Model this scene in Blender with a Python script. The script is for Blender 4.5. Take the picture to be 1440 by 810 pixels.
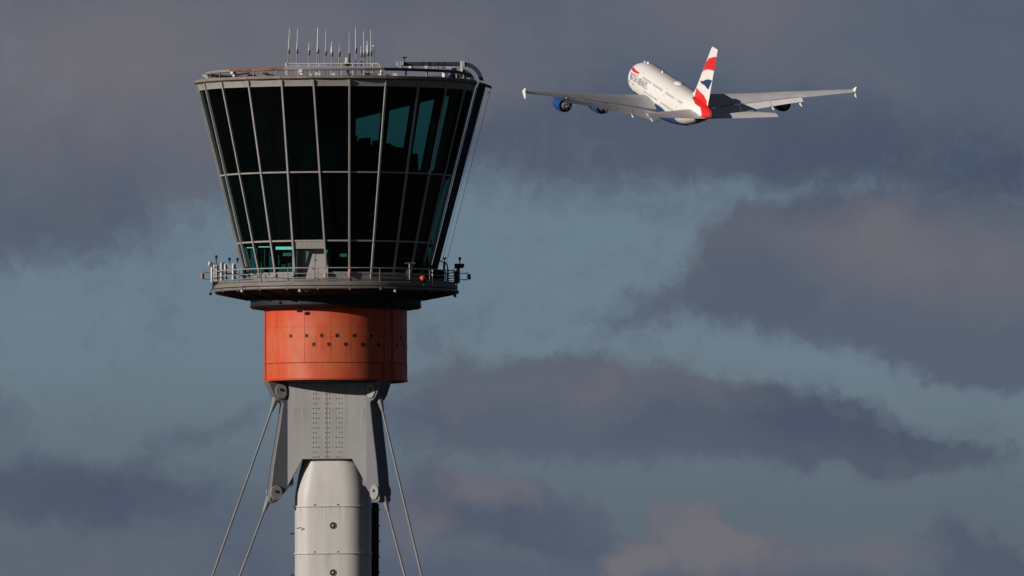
import bpy, bmesh, math, random
from mathutils import Vector, Matrix
from math import sin, cos, radians as R, pi
random.seed(7)
for o in list(bpy.data.objects): bpy.data.objects.remove(o)
C = bpy.context.scene.collection
S = bpy.context.scene

# ------------------------------------------------------------------ camera
FPX = 46000.0; PITCH = math.atan(69.3/2000)
AX = 472.0; K = 23.0
cam = bpy.data.objects.new('camera', bpy.data.cameras.new('camera')); C.objects.link(cam)
cam.location = ((720-AX)/K, -2000, 2.0); cam.rotation_euler = (pi/2+PITCH, 0, 0)
cam.data.lens = FPX/1440*36; cam.data.sensor_width = 36
cam.data.clip_start = 50; cam.data.clip_end = 60000
S.camera = cam
S.view_settings.view_transform = 'Standard'; S.view_settings.look = 'None'
S.view_settings.exposure = 0; S.view_settings.gamma = 1

# ------------------------------------------------------------------ sun
SUN_AZ = R(-62); SUN_EL = R(14.5)           # azimuth from "towards the camera", negative = left
tosun = Vector((sin(SUN_AZ)*cos(SUN_EL), -cos(SUN_AZ)*cos(SUN_EL), sin(SUN_EL)))
sl = bpy.data.lights.new('sun', 'SUN'); sl.energy = 4.6; sl.angle = R(0.53); sl.color = (1.0, 0.895, 0.79)
so = bpy.data.objects.new('sun', sl); C.objects.link(so)
so.rotation_euler = tosun.to_track_quat('Z', 'Y').to_euler(); so.location = (0, 0, 200)

# ------------------------------------------------------------------ world: clear sky plus broken cloud
W_ = bpy.data.worlds.new('World'); S.world = W_; W_.use_nodes = True
nt = W_.node_tree; nt.nodes.clear()
def N(t, **kw):
    n = nt.nodes.new(t)
    for k, v in kw.items(): setattr(n, k, v)
    return n
def lk(a, b): nt.links.new(a, b)
def val(sock, v):
    if hasattr(v, 'is_linked') or isinstance(v, bpy.types.NodeSocket): lk(v, sock)
    else: sock.default_value = v
def M(op, a, b=0.0, c=0.0, clamp=False):
    n = N('ShaderNodeMath', operation=op); n.use_clamp = clamp
    val(n.inputs[0], a); val(n.inputs[1], b); val(n.inputs[2], c); return n.outputs[0]
def VM(op, a, b=(0, 0, 0)):
    n = N('ShaderNodeVectorMath', operation=op); val(n.inputs[0], a); val(n.inputs[1], b); return n
def SS(v, a, b, lo=0.0, hi=1.0):
    n = N('ShaderNodeMapRange', interpolation_type='SMOOTHSTEP')
    val(n.inputs[0], v); n.inputs[1].default_value = a; n.inputs[2].default_value = b
    n.inputs[3].default_value = lo; n.inputs[4].default_value = hi; return n.outputs[0]
def NOI(vec, scale, detail=5, rough=.55, dist=0.0, col=False):
    n = N('ShaderNodeTexNoise'); lk(vec, n.inputs['Vector']); n.inputs['Scale'].default_value = scale
    n.inputs['Detail'].default_value = detail; n.inputs['Roughness'].default_value = rough
    n.inputs['Distortion'].default_value = dist
    return n.outputs['Color'] if col else n.outputs['Fac']
def MIX(f, a, b):
    n = N('ShaderNodeMix', data_type='RGBA'); val(n.inputs[0], f)
    val(n.inputs[6], a if not isinstance(a, tuple) else (*a, 1)); val(n.inputs[7], b if not isinstance(b, tuple) else (*b, 1))
    return n.outputs[2]
tc = N('ShaderNodeTexCoord'); D = tc.outputs['Generated']
# angular frame: 1 unit = 100 thousandths of FPX around the low northern sky (a plain angular scale on the sky itself)
U0 = VM('SUBTRACT', D, (0, 0, math.sin(PITCH))).outputs[0]
Uv = VM('MULTIPLY', U0, (FPX/100, 0.0, FPX/100)).outputs[0]      # x right, z up, in hundreds
wn = NOI(Uv, .55, 6, .62, 0, True)
wv = VM('MULTIPLY', VM('SUBTRACT', wn, (.5, .5, .5)).outputs[0], (2.0, 0, 1.0)).outputs[0]
wn2 = NOI(Uv, 2.2, 5, .6, 0, True)
wv2 = VM('MULTIPLY', VM('SUBTRACT', wn2, (.5, .5, .5)).outputs[0], (.5, 0, .35)).outputs[0]
UW = VM('ADD', VM('ADD', Uv, wv).outputs[0], wv2).outputs[0]
def blob(cx, cy, rx, ry, rot=0, amp=1.0, soft=.35, src=None):
    m = N('ShaderNodeMapping', vector_type='TEXTURE'); lk(src or UW, m.inputs[0])
    m.inputs['Location'].default_value = ((cx-720)/100, 0, (405-cy)/100)
    m.inputs['Rotation'].default_value = (0, R(rot), 0)
    m.inputs['Scale'].default_value = (rx/100, 1, ry/100)
    l = VM('LENGTH', m.outputs[0]).outputs['Value']
    return SS(l, 1+soft*1.25, 1-soft*1.25, 0, amp)
def total(lst):
    s = lst[0]
    for x in lst[1:]: s = M('ADD', s, x)
    return s
# cloud masses (place and size on the sky), rot>0 = sloping down to the right
cl = [blob(150, 60, 620, 235, -2, 1, .18), blob(750, 40, 640, 215, 2, 1, .15), blob(1320, 60, 560, 225, 5, 1, .15),
      blob(90, 290, 170, 60, 8, .75, .5), blob(-40, 330, 150, 45, 0, .6, .5),
      blob(1330, 405, 300, 108, 8, 1, .25), blob(1170, 355, 150, 62, 5, .9, .35), blob(985, 412, 130, 30, -14, .75, .55), blob(1120, 425, 130, 45, 12, .6, .5), blob(900, 455, 70, 20, -20, .35, .6), blob(1050, 290, 300, 22, 2, .35, .8),
      blob(1400, 470, 190, 75, 12, .9, .3), 
      blob(840, 575, 230, 76, 3, 1, .3), blob(1080, 600, 240, 56, 8, 1, .28), blob(1270, 636, 150, 28, 6, .95, .3), blob(800, 515, 80, 26, -6, .6, .4),
      blob(640, 590, 170, 62, 0, .7, .6), blob(290, 598, 110, 18, -22, .6, .6), blob(610, 460, 60, 22, 30, .4, .7),
      blob(90, 690, 190, 40, -3, 1, .4), blob(-30, 600, 60, 60, 0, .6, .6), blob(260, 740, 330, 45, 0, .55, .7),
      blob(770, 740, 140, 42, 18, .95, .4), blob(640, 710, 120, 40, 0, .75, .6), blob(975, 742, 60, 42, 0, 1.0, .45), blob(1030, 770, 60, 26, 0, .9, .3),
      blob(1110, 790, 210, 32, 0, .8, .5), blob(880, 795, 45, 20, 0, 1.0, .5), blob(1375, 775, 80, 36, 20, 1, .4),
      blob(420, 800, 420, 30, 0, .7, .6), blob(1000, 850, 900, 45, 0, .8, .5)]
dens_l = total(cl)
fine = NOI(UW, 1.6, 7, .6)
wisp = M('ADD', M('MULTIPLY', M('SUBTRACT', fine, .5), .95), M('MULTIPLY', M('SUBTRACT', NOI(UW, .5, 5, .5), .5), .9))
wisp = M('ADD', wisp, M('MULTIPLY', M('SUBTRACT', NOI(UW, 3.2, 7, .64), .5), .62))
dens_l = M('ADD', dens_l, wisp)
# the rest of the sky: broken stratocumulus of the same kind
sz0 = N('ShaderNodeSeparateXYZ'); lk(D, sz0.inputs[0]); N_Z = sz0.outputs['Z']
flat = VM('MULTIPLY', D, (1, 1, 3.0)).outputs[0]
wide = NOI(flat, 3.2, 10, .58, .3)
dens_w = M('ADD', .5, M('MULTIPLY', M('SUBTRACT', wide, .43), 5.0))
near = blob(720, 405, 1500, 900, 0, 1, .3, src=Uv)
cov_l = SS(dens_l, -.14, 1.14, 0, 1)
cov_w = M('MAXIMUM', SS(dens_w, .1, .9, 0, 1), SS(N_Z, .08, .22, 0, .93))
cov = M('ADD', M('MULTIPLY', cov_l, near), M('MULTIPLY', cov_w, M('SUBTRACT', 1.0, near)))
# cloud tones: shaded slate bases, warm tops catching the low sun
warm = [blob(60, 120, 330, 120, 0, .75, .8), blob(330, 60, 330, 100, 0, .35, .8), blob(1040, 30, 150, 70, 10, .55, .8), blob(640, 90, 160, 110, 0, .35, .8),
        blob(1380, 370, 200, 70, 8, .55, .7), blob(1190, 350, 130, 50, 5, .3, .8), blob(1000, 545, 180, 40, 5, .3, .8),
        blob(985, 738, 70, 50, 0, .95, .7), blob(1120, 775, 180, 30, 0, .75, .6), blob(875, 795, 45, 25, 0, 1.1, .6),
        blob(700, 690, 50, 25, 10, .7, .7), blob(780, 540, 150, 50, 0, .3, .8), blob(590, 735, 60, 35, 0, .5, .7), blob(240, 790, 260, 50, 0, .25, .8)]
tone = M('ADD', total(warm), M('MULTIPLY', M('SUBTRACT', NOI(UW, .62, 8, .55), .53), 1.2), clamp=True)
dark = [blob(1240, 600, 260, 60, 5, .8, .7), blob(60, 690, 220, 45, 0, .75, .7), blob(900, 200, 560, 60, 2, .45, .8), blob(1380, 230, 260, 60, 5, .6, .8), blob(1380, 770, 90, 45, 20, .5, .7),
        blob(740, 745, 150, 40, 15, .45, .7), blob(700, 30, 120, 80, 0, .25, .8)]
drk = M('ADD', total(dark), M('MULTIPLY', M('SUBTRACT', NOI(UW, .45, 7, .55), .48), 1.5), clamp=True)
ccol = MIX(drk, (.098, .121, .167), (.067, .088, .135))
ccol = MIX(tone, ccol, (.160, .155, .178))
# overhead the cover is thick and dark, as the very deep shade in the place tells
sz = N('ShaderNodeSeparateXYZ'); lk(D, sz.inputs[0])
thick = SS(sz.outputs['Z'], .10, .42, 1.0, .30)
cvm = N('ShaderNodeMix', data_type='RGBA', blend_type='MULTIPLY'); cvm.inputs[0].default_value = 1
lk(ccol, cvm.inputs[6]); tn = N('ShaderNodeCombineXYZ')
for k_ in range(3): lk(thick, tn.inputs[k_])
lk(tn.outputs[0], cvm.inputs[7]); ccol = cvm.outputs[2]
# clear air between the clouds
sky = N('ShaderNodeTexSky', sky_type='NISHITA'); sky.sun_disc = False
sky.sun_elevation = SUN_EL; sky.sun_rotation = math.atan2(tosun.x, tosun.y) % (2*pi)
sky.altitude = 60; sky.air_density = 1.0; sky.dust_density = .4; sky.ozone_density = 2.5
bg1 = N('ShaderNodeBackground'); bg1.inputs[1].default_value = .05
sU = N('ShaderNodeSeparateXYZ'); lk(Uv, sU.inputs[0])
thin = MIX(M('ADD', SS(sU.outputs['Z'], -3.6, -.6), M('MULTIPLY', M('SUBTRACT', NOI(UW, .4, 5, .55), .5), .35), clamp=True), (.50, .61, 1.06), (.68, .865, 1.44))   # thin veil that greys the blue
mul = N('ShaderNodeMix', data_type='RGBA', blend_type='MULTIPLY'); mul.inputs[0].default_value = 1
lk(sky.outputs[0], mul.inputs[6]); lk(thin, mul.inputs[7]); lk(mul.outputs[2], bg1.inputs[0])
bg2 = N('ShaderNodeBackground'); bg2.inputs[1].default_value = 1.0; lk(ccol, bg2.inputs[0])
ms = N('ShaderNodeMixShader'); lk(cov, ms.inputs[0]); lk(bg1.outputs[0], ms.inputs[1]); lk(bg2.outputs[0], ms.inputs[2])
wo = N('ShaderNodeOutputWorld'); lk(ms.outputs[0], wo.inputs[0])

# ------------------------------------------------------------------ materials
def mat(name, c1, c2=None, rough=.5, metal=0.0, scale=(1, 1, 1), nscale=2.0, contrast=(.35, .65), bump=0.0, c3=None, streak=None, spec=None):
    m = bpy.data.materials.new(name); m.use_nodes = True; t = m.node_tree; b = t.nodes['Principled BSDF']
    b.inputs['Roughness'].default_value = rough; b.inputs['Metallic'].default_value = metal
    if spec is None: spec = .22
    b.inputs['Specular IOR Level'].default_value = spec
    g = t.nodes.new('ShaderNodeNewGeometry'); vm = t.nodes.new('ShaderNodeVectorMath'); vm.operation = 'MULTIPLY'
    t.links.new(g.outputs['Position'], vm.inputs[0]); vm.inputs[1].default_value = scale
    n = t.nodes.new('ShaderNodeTexNoise'); n.inputs['Scale'].default_value = nscale; n.inputs['Detail'].default_value = 6
    n.inputs['Roughness'].default_value = .6; t.links.new(vm.outputs[0], n.inputs['Vector'])
    mr = t.nodes.new('ShaderNodeMapRange'); t.links.new(n.outputs['Fac'], mr.inputs[0])
    mr.inputs[1].default_value = contrast[0]; mr.inputs[2].default_value = contrast[1]
    mx = t.nodes.new('ShaderNodeMix'); mx.data_type = 'RGBA'; t.links.new(mr.outputs[0], mx.inputs[0])
    c2 = c2 or tuple(x*.85 for x in c1)
    mx.inputs[6].default_value = (*c1, 1); mx.inputs[7].default_value = (*c2, 1); out = mx.outputs[2]
    if c3:
        v2 = t.nodes.new('ShaderNodeVectorMath'); v2.operation = 'MULTIPLY'; t.links.new(g.outputs['Position'], v2.inputs[0]); v2.inputs[1].default_value = streak or (3, 3, .4)
        n2 = t.nodes.new('ShaderNodeTexNoise'); n2.inputs['Scale'].default_value = 1.0; n2.inputs['Detail'].default_value = 5; t.links.new(v2.outputs[0], n2.inputs['Vector'])
        m2 = t.nodes.new('ShaderNodeMapRange'); t.links.new(n2.outputs['Fac'], m2.inputs[0]); m2.inputs[1].default_value = .48; m2.inputs[2].default_value = .72
        x2 = t.nodes.new('ShaderNodeMix'); x2.data_type = 'RGBA'; t.links.new(m2.outputs[0], x2.inputs[0]); t.links.new(out, x2.inputs[6]); x2.inputs[7].default_value = (*c3, 1); out = x2.outputs[2]
    t.links.new(out, b.inputs['Base Color'])
    r2 = t.nodes.new('ShaderNodeMapRange'); t.links.new(n.outputs['Fac'], r2.inputs[0]); r2.inputs[3].default_value = max(0, rough-.08); r2.inputs[4].default_value = min(1, rough+.1)
    t.links.new(r2.outputs[0], b.inputs['Roughness'])
    if bump:
        bp = t.nodes.new('ShaderNodeBump'); bp.inputs['Strength'].default_value = bump; bp.inputs['Distance'].default_value = .02
        t.links.new(n.outputs['Fac'], bp.inputs['Height']); t.links.new(bp.outputs[0], b.inputs['Normal'])
    return m
def stains(m, col, zs, length, amount, fx=5.0):
    # vertical run-off streaks hanging below the joints at the heights zs
    t = m.node_tree; b = t.nodes['Principled BSDF']; src = b.inputs['Base Color'].links[0].from_socket
    def MM(op, x, y=0.0, z=0.0):
        n = t.nodes.new('ShaderNodeMath'); n.operation = op
        for k, v in enumerate((x, y, z)):
            if isinstance(v, bpy.types.NodeSocket): t.links.new(v, n.inputs[k])
            else: n.inputs[k].default_value = v
        return n.outputs[0]
    g = t.nodes.new('ShaderNodeNewGeometry'); sx = t.nodes.new('ShaderNodeSeparateXYZ'); t.links.new(g.outputs['Position'], sx.inputs[0]); Z = sx.outputs['Z']
    v = t.nodes.new('ShaderNodeVectorMath'); v.operation = 'MULTIPLY'; v.inputs[1].default_value = (fx, fx, .12); t.links.new(g.outputs['Position'], v.inputs[0])
    n = t.nodes.new('ShaderNodeTexNoise'); n.inputs['Scale'].default_value = 1; n.inputs['Detail'].default_value = 3; t.links.new(v.outputs[0], n.inputs['Vector'])
    r = t.nodes.new('ShaderNodeMapRange'); t.links.new(n.outputs['Fac'], r.inputs[0]); r.inputs[1].default_value = .46; r.inputs[2].default_value = .68
    acc = None
    for z in zs:
        d = MM('SUBTRACT', z, Z); below = MM('GREATER_THAN', d, 0.0); f = MM('POWER', MM('MAXIMUM', MM('SUBTRACT', 1.0, MM('DIVIDE', d, length)), 0.0), 1.5)
        w = MM('MULTIPLY', below, MM('MINIMUM', f, 1.0)); acc = w if acc is None else MM('ADD', acc, w)
    f = MM('MULTIPLY', MM('MULTIPLY', acc, r.outputs[0]), amount)
    x = t.nodes.new('ShaderNodeMix'); x.data_type = 'RGBA'; t.links.new(f, x.inputs[0]); t.links.new(src, x.inputs[6]); x.inputs[7].default_value = (*col, 1)
    t.links.new(x.outputs[2], b.inputs['Base Color'])
def glass(name, tint, gloss=.9):
    m = bpy.data.materials.new(name); m.use_nodes = True; t = m.node_tree; t.nodes.clear()
    tr = t.nodes.new('ShaderNodeBsdfTransparent'); tr.inputs[0].default_value = (*tint, 1)
    gl = t.nodes.new('ShaderNodeBsdfGlossy'); gl.inputs[0].default_value = (gloss, gloss, gloss, 1); gl.inputs['Roughness'].default_value = .02
    lw = t.nodes.new('ShaderNodeLayerWeight'); lw.inputs['Blend'].default_value = .5
    pw = t.nodes.new('ShaderNodeMath'); pw.operation = 'POWER'; t.links.new(lw.outputs['Facing'], pw.inputs[0]); pw.inputs[1].default_value = 5
    fr = t.nodes.new('ShaderNodeMath'); fr.operation = 'MULTIPLY_ADD'; t.links.new(pw.outputs[0], fr.inputs[0]); fr.inputs[1].default_value = .75; fr.inputs[2].default_value = .03
    g = t.nodes.new('ShaderNodeNewGeometry')
    n = t.nodes.new('ShaderNodeTexNoise'); n.inputs['Scale'].default_value = .6; t.links.new(g.outputs['Position'], n.inputs['Vector'])
    bp = t.nodes.new('ShaderNodeBump'); bp.inputs['Strength'].default_value = .15; bp.inputs['Distance'].default_value = .03; t.links.new(n.outputs['Fac'], bp.inputs['Height'])
    t.links.new(bp.outputs[0], gl.inputs['Normal'])
    mx = t.nodes.new('ShaderNodeMixShader'); t.links.new(fr.outputs[0], mx.inputs[0]); t.links.new(tr.outputs[0], mx.inputs[1]); t.links.new(gl.outputs[0], mx.inputs[2])
    o = t.nodes.new('ShaderNodeOutputMaterial'); t.links.new(mx.outputs[0], o.inputs[0]); return m
def emis(name, c, s):
    m = bpy.data.materials.new(name); m.use_nodes = True; b = m.node_tree.nodes['Principled BSDF']
    b.inputs['Base Color'].default_value = (*c, 1); b.inputs['Emission Color'].default_value = (*c, 1); b.inputs['Emission Strength'].default_value = s; return m

MT = {}
MT['steel'] = mat('painted_steel_grey', (.265, .268, .272), (.24, .242, .246), .5, .0, nscale=.8, c3=(.225, .226, .228), streak=(2.6, 2.6, .16), bump=.05)
MT['steel2'] = mat('painted_steel_slate', (.13, .138, .158), (.115, .122, .14), .5, .0, nscale=1.5)
MT['mull'] = mat('mullion_aluminium', (.30, .295, .29), (.24, .235, .23), .5, 0, nscale=1.2)
MT['fascia'] = mat('fascia_grey', (.26, .262, .255), (.235, .235, .23), .5, 0, nscale=.7)
MT['trim'] = mat('roof_edge_weathered', (.22, .19, .165), (.15, .13, .115), .75, 0, nscale=1.4, scale=(1, 1, 4), c3=(.15, .12, .10), streak=(1.5, 1.5, 2), bump=.3)
MT['sill'] = mat('sill_panel_grey', (.25, .245, .24), (.225, .22, .215), .5, 0, nscale=.9)
MT['deck'] = mat('deck_edge_beige', (.20, .18, .155), (.155, .14, .125), .7, 0, nscale=1.3, scale=(1, 1, 3), c3=(.14, .12, .105), streak=(1, 1, 3))
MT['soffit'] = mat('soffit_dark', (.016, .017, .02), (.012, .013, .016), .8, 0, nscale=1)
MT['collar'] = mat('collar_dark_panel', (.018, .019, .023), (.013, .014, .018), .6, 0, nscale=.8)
MT['black'] = mat('black_paint', (.012, .012, .015), (.02, .02, .022), .6, 0)
MT['interior'] = mat('interior_dark', (.0035, .004, .006), (.005, .006, .008), .95, 0, spec=.05)
MT['white'] = mat('shaft_white', (.425, .42, .415), (.40, .395, .388), .45, 0, nscale=.5, c3=(.36, .352, .335), streak=(2.2, 2.2, .12), bump=.03)
MT['whitep'] = mat('white_plastic', (.60, .59, .57), (.52, .51, .49), .45, 0, nscale=3)
MT['galv'] = mat('galvanised_steel', (.27, .27, .27), (.20, .20, .205), .5, .0, nscale=4)
MT['rail'] = mat('rail_grey', (.17, .17, .17), (.13, .13, .135), .5, 0, nscale=2)
MT['cable'] = mat('stay_bar_steel', (.21, .21, .21), (.16, .16, .16), .5, 0, nscale=1)
MT['rust'] = mat('rusted_tube', (.20, .085, .035), (.13, .055, .025), .8, 0, nscale=2.5, c3=(.27, .17, .10), streak=(2, 2, 2), bump=.4)
MT['tube'] = mat('track_tube_grey', (.26, .24, .215), (.19, .18, .165), .6, 0, nscale=1.5)
MT['navy'] = mat('gantry_blue_grey', (.035, .042, .062), (.028, .034, .05), .5, 0, nscale=1)
MT['orange'] = mat('lamp_orange', (.75, .13, .05), (.6, .10, .04), .35, 0)
MT['pink'] = mat('lamp_faded_pink', (.50, .22, .18), (.42, .16, .13), .5, 0)
MT['glass'] = glass('tinted_green_glass', (.47, .715, .70), .55)
MT['blind'] = mat('roller_blind_black', (.008, .009, .012), (.012, .013, .016), .8, 0)
MT['olive'] = mat('blind_olive', (.030, .036, .010), (.022, .028, .012), .8, 0)
MT['teal'] = mat('interior_teal_wall', (.10, .40, .33), (.05, .25, .21), .6, 0, nscale=1)
MT['grass'] = mat('grass_and_tarmac', (.045, .055, .03), (.05, .05, .048), .9, 0, nscale=.01, contrast=(.45, .55))
# drum paint: faded orange, redder where it is sheltered by the balcony
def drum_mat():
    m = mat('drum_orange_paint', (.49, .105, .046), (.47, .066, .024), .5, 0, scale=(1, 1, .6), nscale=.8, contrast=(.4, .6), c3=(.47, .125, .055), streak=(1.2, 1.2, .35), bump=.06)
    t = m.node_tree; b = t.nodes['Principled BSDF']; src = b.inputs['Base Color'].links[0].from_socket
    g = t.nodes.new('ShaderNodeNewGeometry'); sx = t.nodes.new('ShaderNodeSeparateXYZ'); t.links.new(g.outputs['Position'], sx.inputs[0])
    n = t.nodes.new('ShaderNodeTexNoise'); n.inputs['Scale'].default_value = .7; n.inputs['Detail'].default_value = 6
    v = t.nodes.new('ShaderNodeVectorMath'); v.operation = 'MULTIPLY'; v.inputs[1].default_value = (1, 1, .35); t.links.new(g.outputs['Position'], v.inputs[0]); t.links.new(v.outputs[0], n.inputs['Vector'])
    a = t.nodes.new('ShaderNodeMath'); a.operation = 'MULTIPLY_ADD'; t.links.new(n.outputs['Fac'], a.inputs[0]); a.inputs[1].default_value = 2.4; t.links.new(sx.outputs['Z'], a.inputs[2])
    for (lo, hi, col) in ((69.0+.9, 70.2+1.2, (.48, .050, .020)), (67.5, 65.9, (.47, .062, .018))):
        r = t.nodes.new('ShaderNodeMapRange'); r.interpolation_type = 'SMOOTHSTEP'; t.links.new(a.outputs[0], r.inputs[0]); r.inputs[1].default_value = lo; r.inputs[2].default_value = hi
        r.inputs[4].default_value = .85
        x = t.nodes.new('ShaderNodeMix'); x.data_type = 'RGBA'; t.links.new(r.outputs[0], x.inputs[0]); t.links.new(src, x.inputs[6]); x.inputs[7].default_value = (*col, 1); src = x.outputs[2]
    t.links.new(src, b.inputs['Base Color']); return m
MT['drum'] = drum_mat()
MT['drum_dk'] = mat('drum_joint', (.09, .018, .010), (.07, .014, .008), .7)
zq = lambda Y: 71.3+(405-Y)/K
stains(MT['drum'], (.24, .045, .018), [zq(475.5), zq(488), zq(513)], 1.2, .40, 3.2)
stains(MT['white'], (.20, .18, .155), [zq(714.2+66.2*i) for i in range(3)], 1.5, .55, 5)
stains(MT['steel'], (.13, .128, .122), [zq(537), zq(575)], 2.8, .45, 4)
stains(MT['sill'], (.12, .115, .105), [zq(345), zq(388)], .7, .6, 5)
stains(MT['fascia'], (.13, .125, .115), [zq(119.5)], .5, .6, 5)
# aircraft
MT['jwhite'] = mat('aircraft_white', (.74, .73, .715), (.71, .70, .685), .32, 0, nscale=.25, c3=(.69, .67, .64), streak=(.4, .4, .4))
MT['jblue'] = mat('aircraft_blue', (.020, .060, .24), (.018, .050, .20), .3, 0)
MT['jnavy'] = mat('aircraft_navy', (.022, .05, .14), (.02, .045, .12), .35, 0)
MT['jred'] = mat('aircraft_red', (.66, .025, .028), (.60, .02, .024), .35, 0)
MT['jwing'] = mat('wing_grey', (.46, .475, .50), (.40, .415, .44), .45, 0, nscale=.35, c3=(.51, .52, .54), streak=(.3, .6, .5))
MT['jflap'] = mat('flap_grey', (.58, .585, .60), (.52, .525, .54), .45, 0, nscale=.4)
MT['jtail'] = mat('tailcone_grey', (.10, .10, .10), (.07, .07, .07), .5, .3)
MT['jwin'] = mat('window_dark', (.24, .24, .25), (.30, .30, .31), .3, 0)
MT['jdark'] = mat('nozzle_dark', (.03, .03, .033), (.05, .045, .04), .45, .5)
MT['jmetal'] = mat('nozzle_metal', (.42, .38, .34), (.32, .29, .26), .35, .8)
MT['jtitle'] = mat('title_blue', (.09, .12, .20), (.08, .11, .18), .4)

# ------------------------------------------------------------------ mesh helpers
def Wp(x, Y, d=0.0):                    # tower frame: x right, Y down on the drawing sheet, d away; 23 sheet units = 1 m
    return Vector(((x-AX)/K, d/K, 71.3+(405-Y)/K))
def Wm(x, Y, d=0.0): return Wp(x, Y-d*.036, d)      # same, Y read off at depth d
def Pz(Y): return 71.3+(405-Y)/K
def pol(az, r, Y):
    a = R(az); return Vector((r*sin(a)/K, -r*cos(a)/K, Pz(Y)))
class MB:
    def __init__(s): s.v = []; s.f = []; s.m = []
    def add(s, vs, fs, m=0):
        o = len(s.v); s.v += [tuple(v) for v in vs]; s.f += [tuple(i+o for i in f) for f in fs]; s.m += [m]*len(fs); return s
    def hexa(s, a, b, m=0):             # a, b: rings of equal length -> closed loft
        n = len(a); fs = [(i, (i+1) % n, n+(i+1) % n, n+i) for i in range(n)]
        return s.add(list(a)+list(b), fs+[tuple(range(n))[::-1], tuple(range(n, 2*n))], m)
    def box(s, lo, hi, m=0):
        x0, y0, z0 = lo; x1, y1, z1 = hi
        return s.hexa([Vector(p) for p in ((x0, y0, z0), (x1, y0, z0), (x1, y1, z0), (x0, y1, z0))], [Vector(p) for p in ((x0, y0, z1), (x1, y0, z1), (x1, y1, z1), (x0, y1, z1))], m)
    def cbox(s, c, sx, sy, sz, m=0):
        return s.box((c[0]-sx/2, c[1]-sy/2, c[2]-sz/2), (c[0]+sx/2, c[1]+sy/2, c[2]+sz/2), m)
    def bar(s, p, q, w, d, out, m=0):   # rectangular bar, w across, d along out
        p = Vector(p); q = Vector(q); ax = (q-p).normalized(); o = Vector(out); o = (o-ax*o.dot(ax)).normalized(); t = ax.cross(o)
        r = lambda c: [c-t*w/2-o*d/2, c+t*w/2-o*d/2, c+t*w/2+o*d/2, c-t*w/2+o*d/2]
        return s.hexa(r(p), r(q), m)
    def tube(s, p, q, r0, r1=None, n=8, m=0):
        p = Vector(p); q = Vector(q); r1 = r0 if r1 is None else r1; ax = (q-p).normalized()
        o = ax.orthogonal().normalized(); t = ax.cross(o)
        c = lambda cc, r: [cc+o*r*cos(2*pi*i/n)+t*r*sin(2*pi*i/n) for i in range(n)]
        return s.hexa(c(p, r0), c(q, r1), m)
    def path(s, pts, r, n=6, m=0, closed=False):
        pts = [Vector(p) for p in pts]; L = len(pts); rings = []; up = None
        for i, p in enumerate(pts):
            a = pts[(i-1) % L] if (closed or i > 0) else p; b = pts[(i+1) % L] if (closed or i < L-1) else p
            t = (b-a).normalized()
            if up is None: up = t.orthogonal().normalized()
            up = (up-t*up.dot(t)).normalized(); bn = t.cross(up)
            rings.append([p+up*r*cos(2*pi*k/n)+bn*r*sin(2*pi*k/n) for k in range(n)])
        vs = [v for rr in rings for v in rr]; fs = []
        for i in range(L if closed else L-1):
            j = (i+1) % L
            for k in range(n): fs.append((i*n+k, i*n+(k+1) % n, j*n+(k+1) % n, j*n+k))
        if not closed: fs += [tuple(range(n))[::-1], tuple(range((L-1)*n, L*n))]
        return s.add(vs, fs, m)
    def rev(s, prof, a0=-180.0, a1=180.0, n=96, m=0, close=True, c=(0, 0)):   # prof: closed list of (r,Y) in sheet units, revolved about the tower axis
        full = abs(a1-a0) >= 359.9; cnt = n if full else n+1; P = len(prof); vs = []
        for i in range(cnt):
            a = a0+(a1-a0)*i/n
            for (r, Y) in prof: vs.append(pol(a, r, Y)+Vector((c[0], c[1], 0)))
        fs = []
        for i in range(n):
            j = (i+1) % cnt
            for k in range(P if close else P-1):
                l = (k+1) % P; fs.append((i*P+k, i*P+l, j*P+l, j*P+k))
        if not full and close: fs += [tuple(range(P)), tuple(range(n*P, n*P+P))[::-1]]
        return s.add(vs, fs, m)
    def lathe(s, c, prof, ax=(0, 0, 1), n=16, m=0):  # prof (r, h) along axis ax from c, capped
        c = Vector(c); ax = Vector(ax).normalized(); o = ax.orthogonal().normalized(); t = ax.cross(o); vs = []
        for (r, h) in prof: vs += [c+ax*h+(o*cos(2*pi*i/n)+t*sin(2*pi*i/n))*max(r, 1e-4) for i in range(n)]
        fs = []
        for j in range(len(prof)-1): fs += [(j*n+i, j*n+(i+1) % n, (j+1)*n+(i+1) % n, (j+1)*n+i) for i in range(n)]
        fs += [tuple(range(n))[::-1], tuple(range((len(prof)-1)*n, len(prof)*n))]
        return s.add(vs, fs, m)
    def ball(s, c, r, n=12, m=0, sx=1, sy=1, sz=1):
        vs = []; fs = []; h = n//2
        for j in range(h+1):
            for i in range(n):
                th = pi*j/h; ph = 2*pi*i/n
                vs.append((c[0]+r*sx*sin(th)*cos(ph), c[1]+r*sy*sin(th)*sin(ph), c[2]+r*sz*cos(th)))
        for j in range(h):
            for i in range(n): fs.append((j*n+i, j*n+(i+1) % n, (j+1)*n+(i+1) % n, (j+1)*n+i))
        return s.add(vs, fs, m)
    def prism(s, poly, fr, t0, t1, m=0):    # poly 2D, fr(u,v,t)->Vector
        return s.hexa([fr(u, v, t0) for u, v in poly], [fr(u, v, t1) for u, v in poly], m)
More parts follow.
